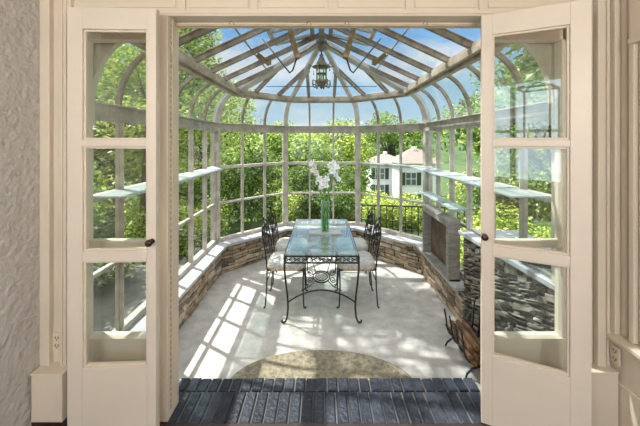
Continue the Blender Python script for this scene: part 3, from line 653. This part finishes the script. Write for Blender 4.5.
# ------------------------------------------------------------------ glass table
TX0, TX1, TY0, TY1, TTZ = -.375, .378, 3.04, 4.42, .70
root = empty('dining_table', (0, (TY0+TY1)/2, 0)); tag(root, 'rectangular glass-topped black wrought iron dining table in the middle of the conservatory', 'table')
m = MB(); m.box(TX0+.005, TX1-.005, TY0+.005, TY1-.005, TTZ-.010, TTZ); o = obj('glass_top', m, M['tableglass'], root, world=True); o['label'] = 'clear greenish glass table top'
m = MB(); r_ = .007
for zz in (TTZ-.018, TTZ-.085):
    m.box(TX0, TX1, TY0-.007, TY0+.007, zz-.006, zz+.006); m.box(TX0, TX1, TY1-.007, TY1+.007, zz-.006, zz+.006)
    m.box(TX0-.007, TX0+.007, TY0, TY1, zz-.006, zz+.006); m.box(TX1-.007, TX1+.007, TY0, TY1, zz-.006, zz+.006)
for yy in (TY0, TY1):      # diamonds and small scrolls
    n = 9; st = (TX1-TX0)/n
    for k in range(n):
        xa = TX0+st*k; z0, z1 = TTZ-.082, TTZ-.022; zm = (z0+z1)/2
        m.tube([(xa, yy, z0), (xa+st, yy, z1)], .0035, 5); m.tube([(xa, yy, z1), (xa+st, yy, z0)], .0035, 5)
        for sg in (-1, 1): m.tube(spiral((xa+st/2+sg*st*.24, yy, zm), (1,0,0), (0,0,1), .013, .005, 0, 3.2*pi, 10), .0025, 4)
for xx in (TX0, TX1):
    n = 16; st = (TY1-TY0)/n
    for k in range(n):
        ya = TY0+st*k; z0, z1 = TTZ-.082, TTZ-.022
        m.tube([(xx, ya, z0), (xx, ya+st, z1)], .0035, 4); m.tube([(xx, ya, z1), (xx, ya+st, z0)], .0035, 4)
obj('scrollwork_apron', m, M['iron'], root, world=True)
for xx, yy, sx, sy in ((TX0,TY0,-1,-1), (TX1,TY0,1,-1), (TX0,TY1,-1,1), (TX1,TY1,1,1)):
    m = MB(); P = [(xx,yy,TTZ-.02),(xx,yy,.55),(xx-sx*.012,yy,.42),(xx-sx*.030,yy,.28),(xx-sx*.036,yy,.16),(xx-sx*.028,yy,.07),(xx-sx*.014,yy,.025),(xx+sx*.004,yy+sy*.002,.012),(xx+sx*.022,yy+sy*.004,.018),(xx+sx*.027,yy+sy*.004,.034),(xx+sx*.018,yy+sy*.004,.042)]
    m.tube(P, [.010]*7+[.012,.012,.009,.006], 7); obj('leg', m, M['iron'], root, world=True)
for yy in (TY0, TY1):
    m = MB(); n = 16; P = []
    for k in range(n+1):
        t = k/n; x = (TX0+.034)+(TX1-TX0-.068)*t; P.append((x, yy, .215+.125*(1-(2*t-1)**2)))
    m.tube(P, .008); obj('arched_stretcher', m, M['iron'], root, world=True)
m = MB(); cy = (TY0+TY1)/2; zc = .165
for sx in (-1, 1):
    for sy, ye in ((-1, TY0), (1, TY1)):
        m.tube([(sx*.20, ye, .335), (sx*.13, cy+(ye-cy)*.55, .23), (sx*.07, cy+sy*.10, zc)], .006)
m.tube([(.105*cos(2*pi*k/24), cy+.16*sin(2*pi*k/24), zc) for k in range(25)], .008)
m.tube([(.075*cos(2*pi*k/24), cy+.11*sin(2*pi*k/24), zc) for k in range(25)], .005)
for sx in (-1, 1):
    for sy in (-1, 1): m.tube(spiral((sx*.14, cy+sy*.05, zc+.015*sy), (1,0,0), (0,.8,.6), .040, .010, (0 if sx > 0 else pi), (0 if sx > 0 else pi)+sy*sx*3*pi, 18), .005)
obj('scroll_cross_brace', m, M['iron'], root, world=True)

# ------------------------------------------------------------------ chairs + cushions
def make_chair():
    # local: seat centre at origin, the back on -x side, facing +x
    root = empty('dining_chair')
    hx, hy = .20, .19; zs = .425
    m = MB(); c = [(hx,-hy,zs),(hx,hy,zs),(-hx,hy,zs),(-hx,-hy,zs),(hx,-hy,zs)]; 
    for k in range(4): m.tube([c[k], c[k+1]], .008)
    for y in (-.12,-.06,0,.06,.12): m.tube([(-hx,y,zs),(hx,y,zs)], .004, 4)
    obj('seat_frame', m, M['iron'], root)
    for sy in (-1, 1):
        m = MB(); m.tube([(hx,sy*hy,zs),(hx-.005,sy*hy,.25),(hx+.003,sy*hy,.05),(hx+.008,sy*hy,.014),(hx+.025,sy*hy,.010),(hx+.032,sy*hy,.022)], [.008,.008,.008,.009,.009,.006]); obj('leg', m, M['iron'], root)
        m = MB(); m.tube([(-hx,sy*hy,zs),(-hx-.005,sy*hy,.22),(-hx-.02,sy*hy,.03),(-hx-.028,sy*hy,.012),(-hx-.042,sy*hy,.014)], [.008,.008,.008,.010,.007]); obj('leg', m, M['iron'], root)
    m = MB()
    for sy in (-1, 1): m.tube([(-hx,sy*hy,zs),(-hx-.015,sy*hy,.60),(-hx-.055,sy*hy,.82)], .008)
    top = []
    for k in range(13):
        t = k/12; y = -hy+2*hy*t; h = sin(pi*t); top.append((-hx-.055-.018*h, y, .82+.105*h**.7))
    m.tube(top, .008); m.tube([(-hx-.012,-hy,.56),(-hx-.012,hy,.56)], .006)
    obj('back_frame', m, M['iron'], root)
    m = MB(); bx = lambda z: -hx-.012-(z-.56)*.17
    def bp(y, z): return (bx(z), y, z)
    def sp(cy_, cz, r0, r1, a0, a1): return [bp(cy_+(r0+(r1-r0)*i/14)*cos(a0+(a1-a0)*i/14), cz+(r0+(r1-r0)*i/14)*sin(a0+(a1-a0)*i/14)) for i in range(15)]
    for sy in (-1, 1):
        m.tube([bp(sy*.02,.56), bp(sy*.075,.62), bp(sy*.09,.70), bp(sy*.05,.79), bp(sy*.015,.87), bp(0,.93)], .0055, 5)
        m.tube(sp(sy*.045,.66,.036,.010, 0 if sy > 0 else pi, (0 if sy > 0 else pi)+sy*3*pi), .0045, 5)
        m.tube(sp(sy*.125,.70,.040,.010, pi/2, pi/2+sy*3*pi), .005, 5); m.tube(sp(sy*.12,.80,.038,.010, -pi/2, -pi/2-sy*3*pi), .005, 5)
        m.tube(sp(sy*.06,.85,.030,.008, -pi/2, -pi/2+sy*3*pi), .0045, 5); m.tube([bp(sy*.19,.60), bp(sy*.13,.63), bp(sy*.10,.58)], .0045, 5)
    m.ball(bp(0,.945), .012, .012, .020, 8); m.ball(bp(0,.76), .018, .022, .03, 8)
    obj('scroll_back', m, M['iron'], root)
    for xx in (hx, -hx): m = MB(); m.tube([(xx-.003,-hy,.30),(xx-.003,hy,.30)], .005, 5); obj('stretcher', m, M['iron'], root)
    return root
def make_cushion():
    root = empty('seat_cushion'); m = MB(); n = 28; hx, hy = .205, .195
    rings = [(0.0,.0),(.55,.0),(.93,.004),(1.0,.024),(1.0,.045),(.93,.066),(.60,.080),(.25,.084),(0.0,.078)]
    vs = []; fs = []
    for r, z in rings:
        for k in range(n):
            a = 2*pi*k/n; p = 5; cx_, sy_ = cos(a), sin(a); d = (abs(cx_)**p+abs(sy_)**p)**(-1/p); vs.append((hx*cx_*d*r, hy*sy_*d*r, z))
    for i in range(len(rings)-1):
        for k in range(n): fs.append((i*n+k, i*n+(k+1)%n, (i+1)*n+(k+1)%n, (i+1)*n+k))
    m.add(vs, fs, True); obj('cushion_pad', m, M['cushion'], root)
    m = MB(); n = 112; vs = []; fs = []
    for j, (z, o_) in enumerate(((.030,1.0),(.012,1.02),(-.012,1.045))):
        for k in range(n):
            a = 2*pi*k/n; p = 5; cx_, sy_ = cos(a), sin(a); d = (abs(cx_)**p+abs(sy_)**p)**(-1/p); wv = 1+.012*j*sin(k*pi/2); sc = .004*j*(k % 4 == 0)
            vs.append((hx*cx_*d*o_*wv, hy*sy_*d*o_*wv, z+sc))
    for i in range(2):
        for k in range(n): fs.append((i*n+k, i*n+(k+1)%n, (i+1)*n+(k+1)%n, (i+1)*n+k))
    m.add(vs, fs, True); o = obj('ruffle', m, M['lace'], root, solid=.004); o['label'] = 'tan lace ruffle'
    return root
ch = make_chair(); cu = make_cushion()
places = [(-.40, 3.50, 0, 'near left side of the glass table', 'near left'), (-.40, 4.02, 0, 'far left side of the glass table', 'far left'),
          (.40, 3.50, pi, 'near right side of the glass table', 'near right'), (.40, 4.02, pi, 'far right side of the glass table', 'far right')]
for i, (x, y, rz, lab, s) in enumerate(places):
    o = ch if i == 0 else copy_tree(ch); o.location = (x, y, 0); o.rotation_euler = (0, 0, rz); tag(o, 'black wrought iron scroll-back chair on the '+lab, 'chair', 'iron chairs round the glass table')
    c = cu if i == 0 else copy_tree(cu); c.location = (x, y, .434); c.rotation_euler = (0, 0, rz); tag(c, 'pale ruffled seat cushion on the %s chair at the glass table' % s, 'cushion', 'seat cushions on the iron chairs')

# ------------------------------------------------------------------ tray, vase, lilies
vx, vy = .045, 3.78
root = tag(empty('serving_tray', (vx, vy, TTZ)), 'flat grey tray under the flower vase on the glass table', 'tray')
m = MB(); m.box(-.20, .20, -.10, .10, .002, .012); m.box(-.20, .20, -.10, -.09, .012, .022); m.box(-.20, .20, .09, .10, .012, .022); m.box(-.20, -.19, -.09, .09, .012, .022); m.box(.19, .20, -.09, .09, .012, .022); obj('tray_board', m, M['tray'], root, bevel=.002)
tag(root, 'flat grey tray under the flower vase on the glass table', 'tray')
root = empty('glass_vase', (vx, vy, TTZ+.0125)); tag(root, 'tall clear cylinder vase of white lilies on the glass table', 'vase')
m = MB(); m.lathe([(.050,0),(.055,.003),(.055,.40),(.052,.40),(.052,.012),(0,.012)], n=24); obj('vase_body', m, M['vaseglass'], root)
m = MB(); m.lathe([(.0,.014),(.050,.014),(.050,.30),(0,.30)], n=24); obj('vase_water', m, M['water'], root)
def lily(m, mc, c, d, sz):
    d = Vector(d).normalized(); u = d.orthogonal().normalized(); v = d.cross(u); c = Vector(c)
    for k in range(6):
        a = 2*pi*k/6+(0.5 if k % 2 else 0)*.1; w_ = u*cos(a)+v*sin(a); s_ = d.cross(w_); pw = .30 if k % 2 else .42
        P = [c, c+w_*sz*.30+d*sz*.28, c+w_*sz*.68+d*sz*.30, c+w_*sz*1.0+d*sz*.12]; W_ = [.08, pw, pw*.85, .02]
        vs = []
        for p, q_ in zip(P, W_): vs += [p-s_*q_*sz, p+d*(-.04*sz), p+s_*q_*sz]
        m.add(vs, [(3*i+j, 3*i+j+1, 3*i+j+4, 3*i+j+3) for i in range(3) for j in range(2)], True)
    mc.ball(c+d*sz*.18, sz*.10, sz*.10, sz*.10, 6)
stems = [('leaning far to the left', (-.03,.0), (-.14,.0,.82), [(-.165,-.01,.835,.040),(-.13,.0,.79,.036),(-.155,.02,.75,.034),(-.105,-.01,.72,.038)]),
         ('in the middle, lowest blooms', (0,-.03), (-.02,-.04,.62), [(-.07,-.04,.65,.042),(-.03,-.06,.60,.046),(.015,-.05,.645,.040),(-.045,-.03,.545,.040),(.01,-.05,.565,.038),(-.09,.0,.60,.034)]),
         ('leaning right, most blooms', (.03,.01), (.10,.0,.80), [(.065,-.01,.815,.040),(.105,.0,.84,.040),(.14,-.02,.79,.042),(.09,-.03,.745,.044),(.13,.01,.70,.040),(.165,-.01,.64,.036),(.06,.02,.69,.038)])]
for lab, (bx_, by_), tip, fl in stems:
    root = empty('lily_stem', (vx, vy, TTZ+.03)); tag(root, 'white lily stem in the glass vase, '+lab, 'flower', 'white lilies in the vase')
    m = MB(); tip = Vector(tip)
    for k in range(4):
        o_ = Vector((rnd.uniform(-.02,.02), rnd.uniform(-.02,.02), 0)); b_ = Vector((bx_, by_, .0)); P = [b_*.6+o_, Vector((bx_*.8, by_*.8, .25))+o_*.6, Vector((bx_*.7+tip.x*.15, by_*.7, .42))+o_*.3, Vector((tip.x*.8, tip.y*.8, tip.z-.10))+o_]
        m.tube(P, .0055, 5)
    for k, (fx, fy, fz, s_) in enumerate(fl): m.tube([Vector((tip.x*.6, tip.y*.6, tip.z-.16)), Vector((fx*.9, fy*.9, fz-.03)), (fx, fy, fz)], .003, 4)
    obj('stem', m, M['stem'], root)
    for k in range(5):
        m = MB(); a = rnd.uniform(0, 2*pi); z = rnd.uniform(.05, .48); c = Vector((bx_*.8, by_*.8, z)); u = Vector((cos(a), sin(a), 0)); r_ = .03 if z < .4 else .07
        m.add([c, c+u*r_*.5+Vector((0,0,.06))+Vector((-u.y,u.x,0))*.012, c+u*r_+Vector((0,0,.11)), c+u*r_*.5+Vector((0,0,.06))-Vector((-u.y,u.x,0))*.012], [(0,1,2,3)]); obj('leaf', m, M['stem'], root)
    for fx, fy, fz, s_ in fl:
        m = MB(); mc = MB(); lily(m, mc, (fx, fy, fz), (fx*2+rnd.uniform(-.3,.3), -.8, rnd.uniform(-.1,.4)), s_*1.2)
        b_ = obj('blossom', m, M['petal'], root); obj('throat', mc, M['pollen'], b_)

# ------------------------------------------------------------------ firewood rack with logs
rx, ry = 1.225, 2.50; root = empty('firewood_rack', (rx, ry, 0), 0); tag(root, 'curved black iron firewood rack on the floor by the right stone wall', 'rack')
for yy in (-.16, -.055, .055, .16):
    m = MB(); P = []
    for k in range(15):
        a = pi+pi*k/14; P.append((.115*cos(a), yy, .225+.125*sin(a)))
    P = [(-.135, yy, .36), (-.122, yy, .29)]+P+[(.122, yy, .30), (.13, yy, .44)]; m.tube(P, .007); obj('hoop', m, M['iron'], root)
for yy in (-.17, .19):
    m = MB(); P = [(-.11, yy*1.05, .008), (-.095, yy*1.02, .045), (-.05, yy, .085), (0, yy, .095), (.05, yy, .085), (.095, yy*1.02, .045), (.11, yy*1.05, .008)]; m.tube(P, .008); obj('leg', m, M['iron'], root)
for xx, zz in ((-.112,.20), (.112,.20), (0,.096)): m = MB(); m.tube([(xx, -.18, zz), (xx, .20, zz)], .006); obj('side_bar', m, M['iron'], root)
LG = 'reddish-brown split log stacked in the black firewood rack'
logs = [(-.040,.132,.022,LG),(.012,.126,.022,LG),(.058,.145,.020,LG),(-.078,.178,.019,LG),(-.032,.180,.024,LG),(.022,.176,.024,LG),(.073,.190,.021,LG),(-.060,.228,.022,'split log at the top left edge of the firewood rack'),(-.008,.230,.024,'split log lying in the middle of the top layer of firewood'),(.045,.228,.022,'split log at the top right of the firewood, nearest the wall')]
for k, (lx, lz, lr, lab) in enumerate(logs):
    m = MB(); n = 7; ln = .20+rnd.uniform(-.03,.03); rot = rnd.uniform(0, 6); prof = [lr*rnd.uniform(.78, 1.0) for _ in range(n)]; vs = []
    for yy, sc in ((-ln, .96), (-ln*.3, 1.0), (ln*.4, .98), (ln, .95)):
        for i in range(n): a = rot+2*pi*i/n; vs.append((prof[i]*sc*cos(a)+rnd.uniform(-.002,.002), yy, prof[i]*sc*sin(a)+rnd.uniform(-.002,.002)))
    fs = [tuple(range(n)), tuple(3*n+i for i in reversed(range(n)))]+[(j*n+i, (j+1)*n+i, (j+1)*n+(i+1)%n, j*n+(i+1)%n) for j in range(3) for i in range(n)]
    m.add(vs, fs); o = obj('firewood_log', m, M['log']); o.location = (rx+lx, ry+rnd.uniform(-.02,.02), lz); o.rotation_euler = (0, 0, rnd.uniform(-.03,.03))
    tag(o, lab, 'log', 'firewood in the iron rack')

# ------------------------------------------------------------------ garden: foliage
def leaf_cloud(blobs, n, size, seed, shell=.55):
    r = random.Random(seed); m = MB(); tot = sum(b[3]*b[4]*b[5] for b in blobs)
    vs = []; fs = []
    for (bx, by, bz, ax, ay, az) in blobs:
        for _ in range(max(20, int(n*(ax*ay*az)/tot))):
            while True:
                u = Vector((r.uniform(-1,1), r.uniform(-1,1), r.uniform(-1,1)))
                l = u.length
                if .05 < l < 1: break
            rr = shell+(1-shell)*r.random(); 
            if r.random() < .12: rr *= 1.12
            u = u/l*rr; c = Vector((bx+u.x*ax, by+u.y*ay, bz+u.z*az))
            d = Vector((r.gauss(0,1), r.gauss(0,1), r.gauss(0,.6)-.25)).normalized(); s_ = d.cross(Vector((r.gauss(0,.6), r.gauss(0,.6), 1))).normalized(); k = d.cross(s_)
            L_ = size*r.uniform(.7,1.35); w_ = L_*.32; b = len(vs)
            vs += [c, c+d*L_*.5+s_*w_+k*w_*.25, c+d*L_, c+d*L_*.5-s_*w_+k*w_*.25]; fs += [(b, b+1, b+2), (b, b+2, b+3)]
    m.add(vs, fs); return m
def blobs_for(seed, R_, H0, H1, n, rb):
    r = random.Random(seed); out = []
    for _ in range(n):
        a = r.uniform(0, 2*pi); t = r.random(); z = H0+(H1-H0)*t; rad = R_*math.sqrt(max(.05, 1-(2*t-1)**2*.75))*r.uniform(.25, .95); b = rb*r.uniform(.7, 1.2)
        out.append((rad*cos(a), rad*sin(a), z, b*1.15, b*1.15, b*.75))
    return out
def tree(name, loc, R_, H0, H1, nb, rb, nl, ls, mt, seed, label, cat='tree', trunk=.10, tl=None, sc=1, proto=None, rz=0, group=None):
    if proto:
        root = copy_tree(proto); root.location = loc; root.rotation_euler = (0, 0, rz); root.scale = (sc,)*3
    else:
        root = empty(name, loc, rz); root.scale = (sc,)*3; bl = blobs_for(seed, R_, H0, H1, nb, rb)
        obj('foliage', leaf_cloud(bl, nl, ls, seed), M[mt], root)
        m = MB(); r = random.Random(seed+5); top = H0+(H1-H0)*.7
        m.tube([(0,0,-.6), (.03,0,H0*.5), (.08*r.uniform(-1,1),.05,H0), (.15*r.uniform(-1,1),.1,top)], [trunk*1.3, trunk, trunk*.8, trunk*.25], 8)
        for b in bl[:12]:
            z0 = H0*.75+(b[2]-H0)*.3; m.tube([(0.0,0,z0), (b[0]*.5, b[1]*.5, z0+(b[2]-z0)*.6), (b[0], b[1], b[2])], [trunk*.45, trunk*.3, trunk*.1], 5)
        obj('trunk', m, M['bark'], root)
    tag(root, label, cat, group); return root
G = 'trees in the garden'
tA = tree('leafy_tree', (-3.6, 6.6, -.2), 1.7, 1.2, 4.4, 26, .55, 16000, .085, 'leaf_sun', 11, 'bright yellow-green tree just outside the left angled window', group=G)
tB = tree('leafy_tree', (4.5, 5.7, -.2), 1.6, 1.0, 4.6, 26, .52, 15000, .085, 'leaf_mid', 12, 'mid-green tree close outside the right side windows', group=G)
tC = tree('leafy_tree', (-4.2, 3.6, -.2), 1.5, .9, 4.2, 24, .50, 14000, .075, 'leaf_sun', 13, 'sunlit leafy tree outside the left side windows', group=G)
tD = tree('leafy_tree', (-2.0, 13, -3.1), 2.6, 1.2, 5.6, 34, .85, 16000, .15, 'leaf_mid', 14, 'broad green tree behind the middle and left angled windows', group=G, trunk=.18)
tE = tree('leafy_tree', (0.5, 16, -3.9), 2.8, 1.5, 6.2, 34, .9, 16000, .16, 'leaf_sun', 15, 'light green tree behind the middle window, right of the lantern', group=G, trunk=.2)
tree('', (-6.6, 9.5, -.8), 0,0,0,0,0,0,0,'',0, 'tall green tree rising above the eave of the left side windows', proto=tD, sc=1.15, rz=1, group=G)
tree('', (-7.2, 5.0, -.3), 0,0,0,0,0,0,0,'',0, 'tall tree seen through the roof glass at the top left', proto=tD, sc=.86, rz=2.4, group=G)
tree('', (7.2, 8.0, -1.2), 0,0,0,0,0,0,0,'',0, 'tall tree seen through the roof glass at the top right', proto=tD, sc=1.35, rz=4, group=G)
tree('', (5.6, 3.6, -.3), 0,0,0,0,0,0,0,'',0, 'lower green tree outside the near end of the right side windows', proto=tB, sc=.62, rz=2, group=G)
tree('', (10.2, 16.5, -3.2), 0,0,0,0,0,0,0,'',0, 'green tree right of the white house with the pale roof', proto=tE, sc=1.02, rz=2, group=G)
tree('', (.4, 24, -5.2), 0,0,0,0,0,0,0,'',0, 'green tree just left of the white house with the pale roof', proto=tD, sc=1.25, rz=3, group=G)
tree('', (-7.0, 18, -3.2), 0,0,0,0,0,0,0,'',0, 'large hazy green tree behind the left angled window', proto=tE, sc=1.35, rz=4, group=G)
tree('', (-2.5, 25, -5.2), 0,0,0,0,0,0,0,'',0, 'large green tree on the skyline behind the middle window', proto=tE, sc=1.25, rz=5, group=G)
tree('', (9.0, 38, -5.2), 0,0,0,0,0,0,0,'',0, 'tall tree standing behind the white house with the pale roof', proto=tD, sc=1.9, rz=.5, group=G)
# crown overhanging the roof: shades the middle of the floor
OT = tree('overhanging_tree', (-3.3, 5.6, -.2), 1.15, 5.4, 7.2, 20, .42, 2500, .10, 'leaf_mid', 31, 'high-branched tree beyond the left windows whose crown hangs over the roof', group=G, trunk=.13)
for c_ in OT.children:
    for v_ in c_.data.vertices:
        k_ = max(0, min(1, (v_.co.z-2)/3.2)); v_.co.x += 1.15*k_; v_.co.y -= .8*k_
GS = 'shrubs outside the windows'
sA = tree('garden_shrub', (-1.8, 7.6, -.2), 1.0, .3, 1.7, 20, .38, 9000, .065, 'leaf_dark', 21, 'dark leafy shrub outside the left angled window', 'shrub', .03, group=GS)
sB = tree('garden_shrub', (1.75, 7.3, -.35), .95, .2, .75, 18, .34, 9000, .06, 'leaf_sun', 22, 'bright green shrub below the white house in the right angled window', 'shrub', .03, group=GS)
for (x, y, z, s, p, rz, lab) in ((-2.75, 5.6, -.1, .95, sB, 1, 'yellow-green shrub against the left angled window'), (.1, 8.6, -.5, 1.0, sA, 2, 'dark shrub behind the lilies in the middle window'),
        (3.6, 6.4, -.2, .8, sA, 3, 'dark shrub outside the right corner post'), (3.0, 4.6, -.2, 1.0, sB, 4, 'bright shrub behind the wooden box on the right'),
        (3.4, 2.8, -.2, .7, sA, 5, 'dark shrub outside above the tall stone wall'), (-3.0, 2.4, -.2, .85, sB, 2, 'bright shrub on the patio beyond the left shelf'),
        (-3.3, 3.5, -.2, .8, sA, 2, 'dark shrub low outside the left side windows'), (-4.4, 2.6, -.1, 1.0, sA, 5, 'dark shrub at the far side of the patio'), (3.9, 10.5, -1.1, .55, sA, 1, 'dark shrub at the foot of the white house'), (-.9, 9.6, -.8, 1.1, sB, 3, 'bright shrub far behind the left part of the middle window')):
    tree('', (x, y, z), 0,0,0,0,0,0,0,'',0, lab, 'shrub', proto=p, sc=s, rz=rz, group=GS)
# clipped hedges closing the valley
def hedge(x0, x1, y, z0, h, n, seed, mt, lab):
    r = random.Random(seed); bl = []
    k = int((x1-x0)/1.3)
    for i in range(k+1):
        for z in (0, .5, 1): bl.append((x0+(x1-x0)*i/k-(x0+x1)/2+r.uniform(-.4,.4), r.uniform(-.5,.5), h*(.15+.7*z)+r.uniform(-.3,.3), 1.2, .9, h*.26))
    o = obj('hedge_row', leaf_cloud(bl, n, .2, seed, .6), M[mt]); o.location = ((x0+x1)/2, y, z0); tag(o, lab, 'hedge')
hedge(-13, 1.5, 16, -2.9, 3.6, 14000, 51, 'leaf_mid', 'tangled green hedge row across the garden behind the left and middle windows')
hedge(9, 24, 14, -2.6, 4.6, 12000, 52, 'leaf_mid', 'tangled green hedge row beyond the right side windows')
hedge(-26, -9, 10, -1.0, 4.4, 12000, 53, 'leaf_dark', 'tangled dark hedge row beyond the left side windows')
hedge(2.2, 12, 20.5, -4.8, 2.6, 8000, 54, 'leaf_sun', 'bright hedge row in front of the white house with the pale roof')

# ------------------------------------------------------------------ houses
def house(loc, rz, W_, D_, H_, rh, wins, lab, sc=1):
    root = empty('white_house', loc, rz); tag(root, lab, 'house'); root.scale = (sc,)*3
    m = MB(); m.box(0, W_, 0, D_, 0, H_); z = .2
    obj('wall', m, M['siding'], root)
    m = MB(); o_ = .35; m.add([(-o_,-o_,H_),(W_+o_,-o_,H_),(W_+o_,D_+o_,H_),(-o_,D_+o_,H_),(D_*.42,D_/2,H_+rh),(W_-D_*.42,D_/2,H_+rh)], [(0,1,5,4),(1,2,5),(2,3,4,5),(3,0,4),(3,2,1,0)]); obj('roof', m, M['roofing'], root)
    m = MB(); m.box(W_*.45, W_*.45+.3, D_/2-.3, D_/2+.3, H_+rh*.6, H_+rh+.15); obj('chimney', m, M['siding'], root)
    for (wx, wz) in wins:
        m = MB(); m.box(wx-.06, wx+.86, -.05, .0, wz-.06, wz+1.06); m.box(wx-.02, wx+.82, -.08, -.05, wz+.47, wz+.53); m.box(wx+.37, wx+.43, -.08, -.05, wz, wz+1.0)
        wn = obj('window', m, M['white'], root); m = MB(); m.box(wx, wx+.8, -.07, -.05, wz, wz+1.0); obj('pane', m, M['winglass'], wn)
        for xx in (wx-.42, wx+.9): m = MB(); m.box(xx, xx+.34, -.07, 0, wz-.03, wz+1.03); obj('shutter', m, M['shutter'], root)
house((6.6, 25, -4.7), 0, 3.1, 3.0, 4.7, 1.2, [(0.45,2.9),(0.45,1.1)], 'white two-storey house with a pale pinkish roof seen through the right angled window')
house((4.9, 29.0, -4.7), 0, 3.4, 4, 4.4, .9, [(.35,2.9),(.35,1.3)], 'lower white house wing with dark shutters left of the pale-roofed house')
house((12.9, 21, -3.6), -.5, 5.0, 5, 3.6, 1.7, [(0.5,2.2),(2.2,2.2),(.5,.6)], 'white house with a pinkish roof seen through the right door leaf')
# railings
def railing(a, b, z0, h, step, lab):
    a = Vector((*a, z0)); b = Vector((*b, z0)); n = int((b-a).length/step); root = empty('garden_railing', (a+b)/2); tag(root, lab, 'railing')
    m = MB(); m.bar(a+Vector((0,0,h)), b+Vector((0,0,h)), .04, .03); m.bar(a+Vector((0,0,.12)), b+Vector((0,0,.12)), .03, .02); obj('handrail', m, M['rail'], root, world=True)
    for k in range(n+1): p = a+(b-a)*k/n; m = MB(); m.tube([p, p+Vector((0,0,h))], .012, 5); obj('baluster', m, M['rail'], root, world=True)
railing((.75, 6.55), (3.6, 6.1), -.16, .62, .13, 'dark iron garden railing outside the right angled window')
railing((-5.1, 1.2), (-5.1, 4.5), -.05, .95, .14, 'dark iron railing along the far edge of the patio on the left')
# added fixtures for the room's fill lights, unseen behind the camera
for i, (x, y, z) in enumerate(FILL_LOCS):
    root = empty('added_fill_lamp', (x, y, 3.298)); tag(root, 'added unseen brass pendant for a fill light in the house room, %s side' % ('left', 'right')[i], 'lamp')
    m = MB(); m.lathe([(0,0),(.06,0),(.05,-.03),(.008,-.04),(.006,-.70),(.05,-.71),(.07,-.75),(0,-.75)][::-1], n=14); obj('rod', m, M['brass'], root)

root = empty('iron_lantern', (.42, -1.0, 3.298)); tag(root, 'large black rectangular iron pendant lantern hanging in the house room', 'lantern')
m = MB(); m.tube([(0,0,0), (0,0,-.72)], .008); m.box(-.06,.06,-.06,.06,-.02,0); obj('rod', m, M['iron'], root)
m = MB()
for zz in (-.78, -1.50):
    for q_ in (-.19, .19): m.box(-.20, .20, q_-.01, q_+.01, zz-.012, zz+.012); m.box(q_-.01, q_+.01, -.20, .20, zz-.012, zz+.012)
for qx in (-.19, .19):
    for qy in (-.19, .19): m.box(qx-.01, qx+.01, qy-.01, qy+.01, -1.5, -.78); m.tube([(qx, qy, -.78), (0, 0, -.70)], .008)
obj('open_frame', m, M['iron'], root)
m = MB(); m.box(-.19,.19,-.012,.012,-1.5,-1.48)
for q_ in (-.09, 0, .09): m.lathe([(.014,-1.49),(.014,-1.34),(.006,-1.32),(0,-1.31)], (q_,0,0), 8)
obj('candle_bar', m, M['petal'], root)
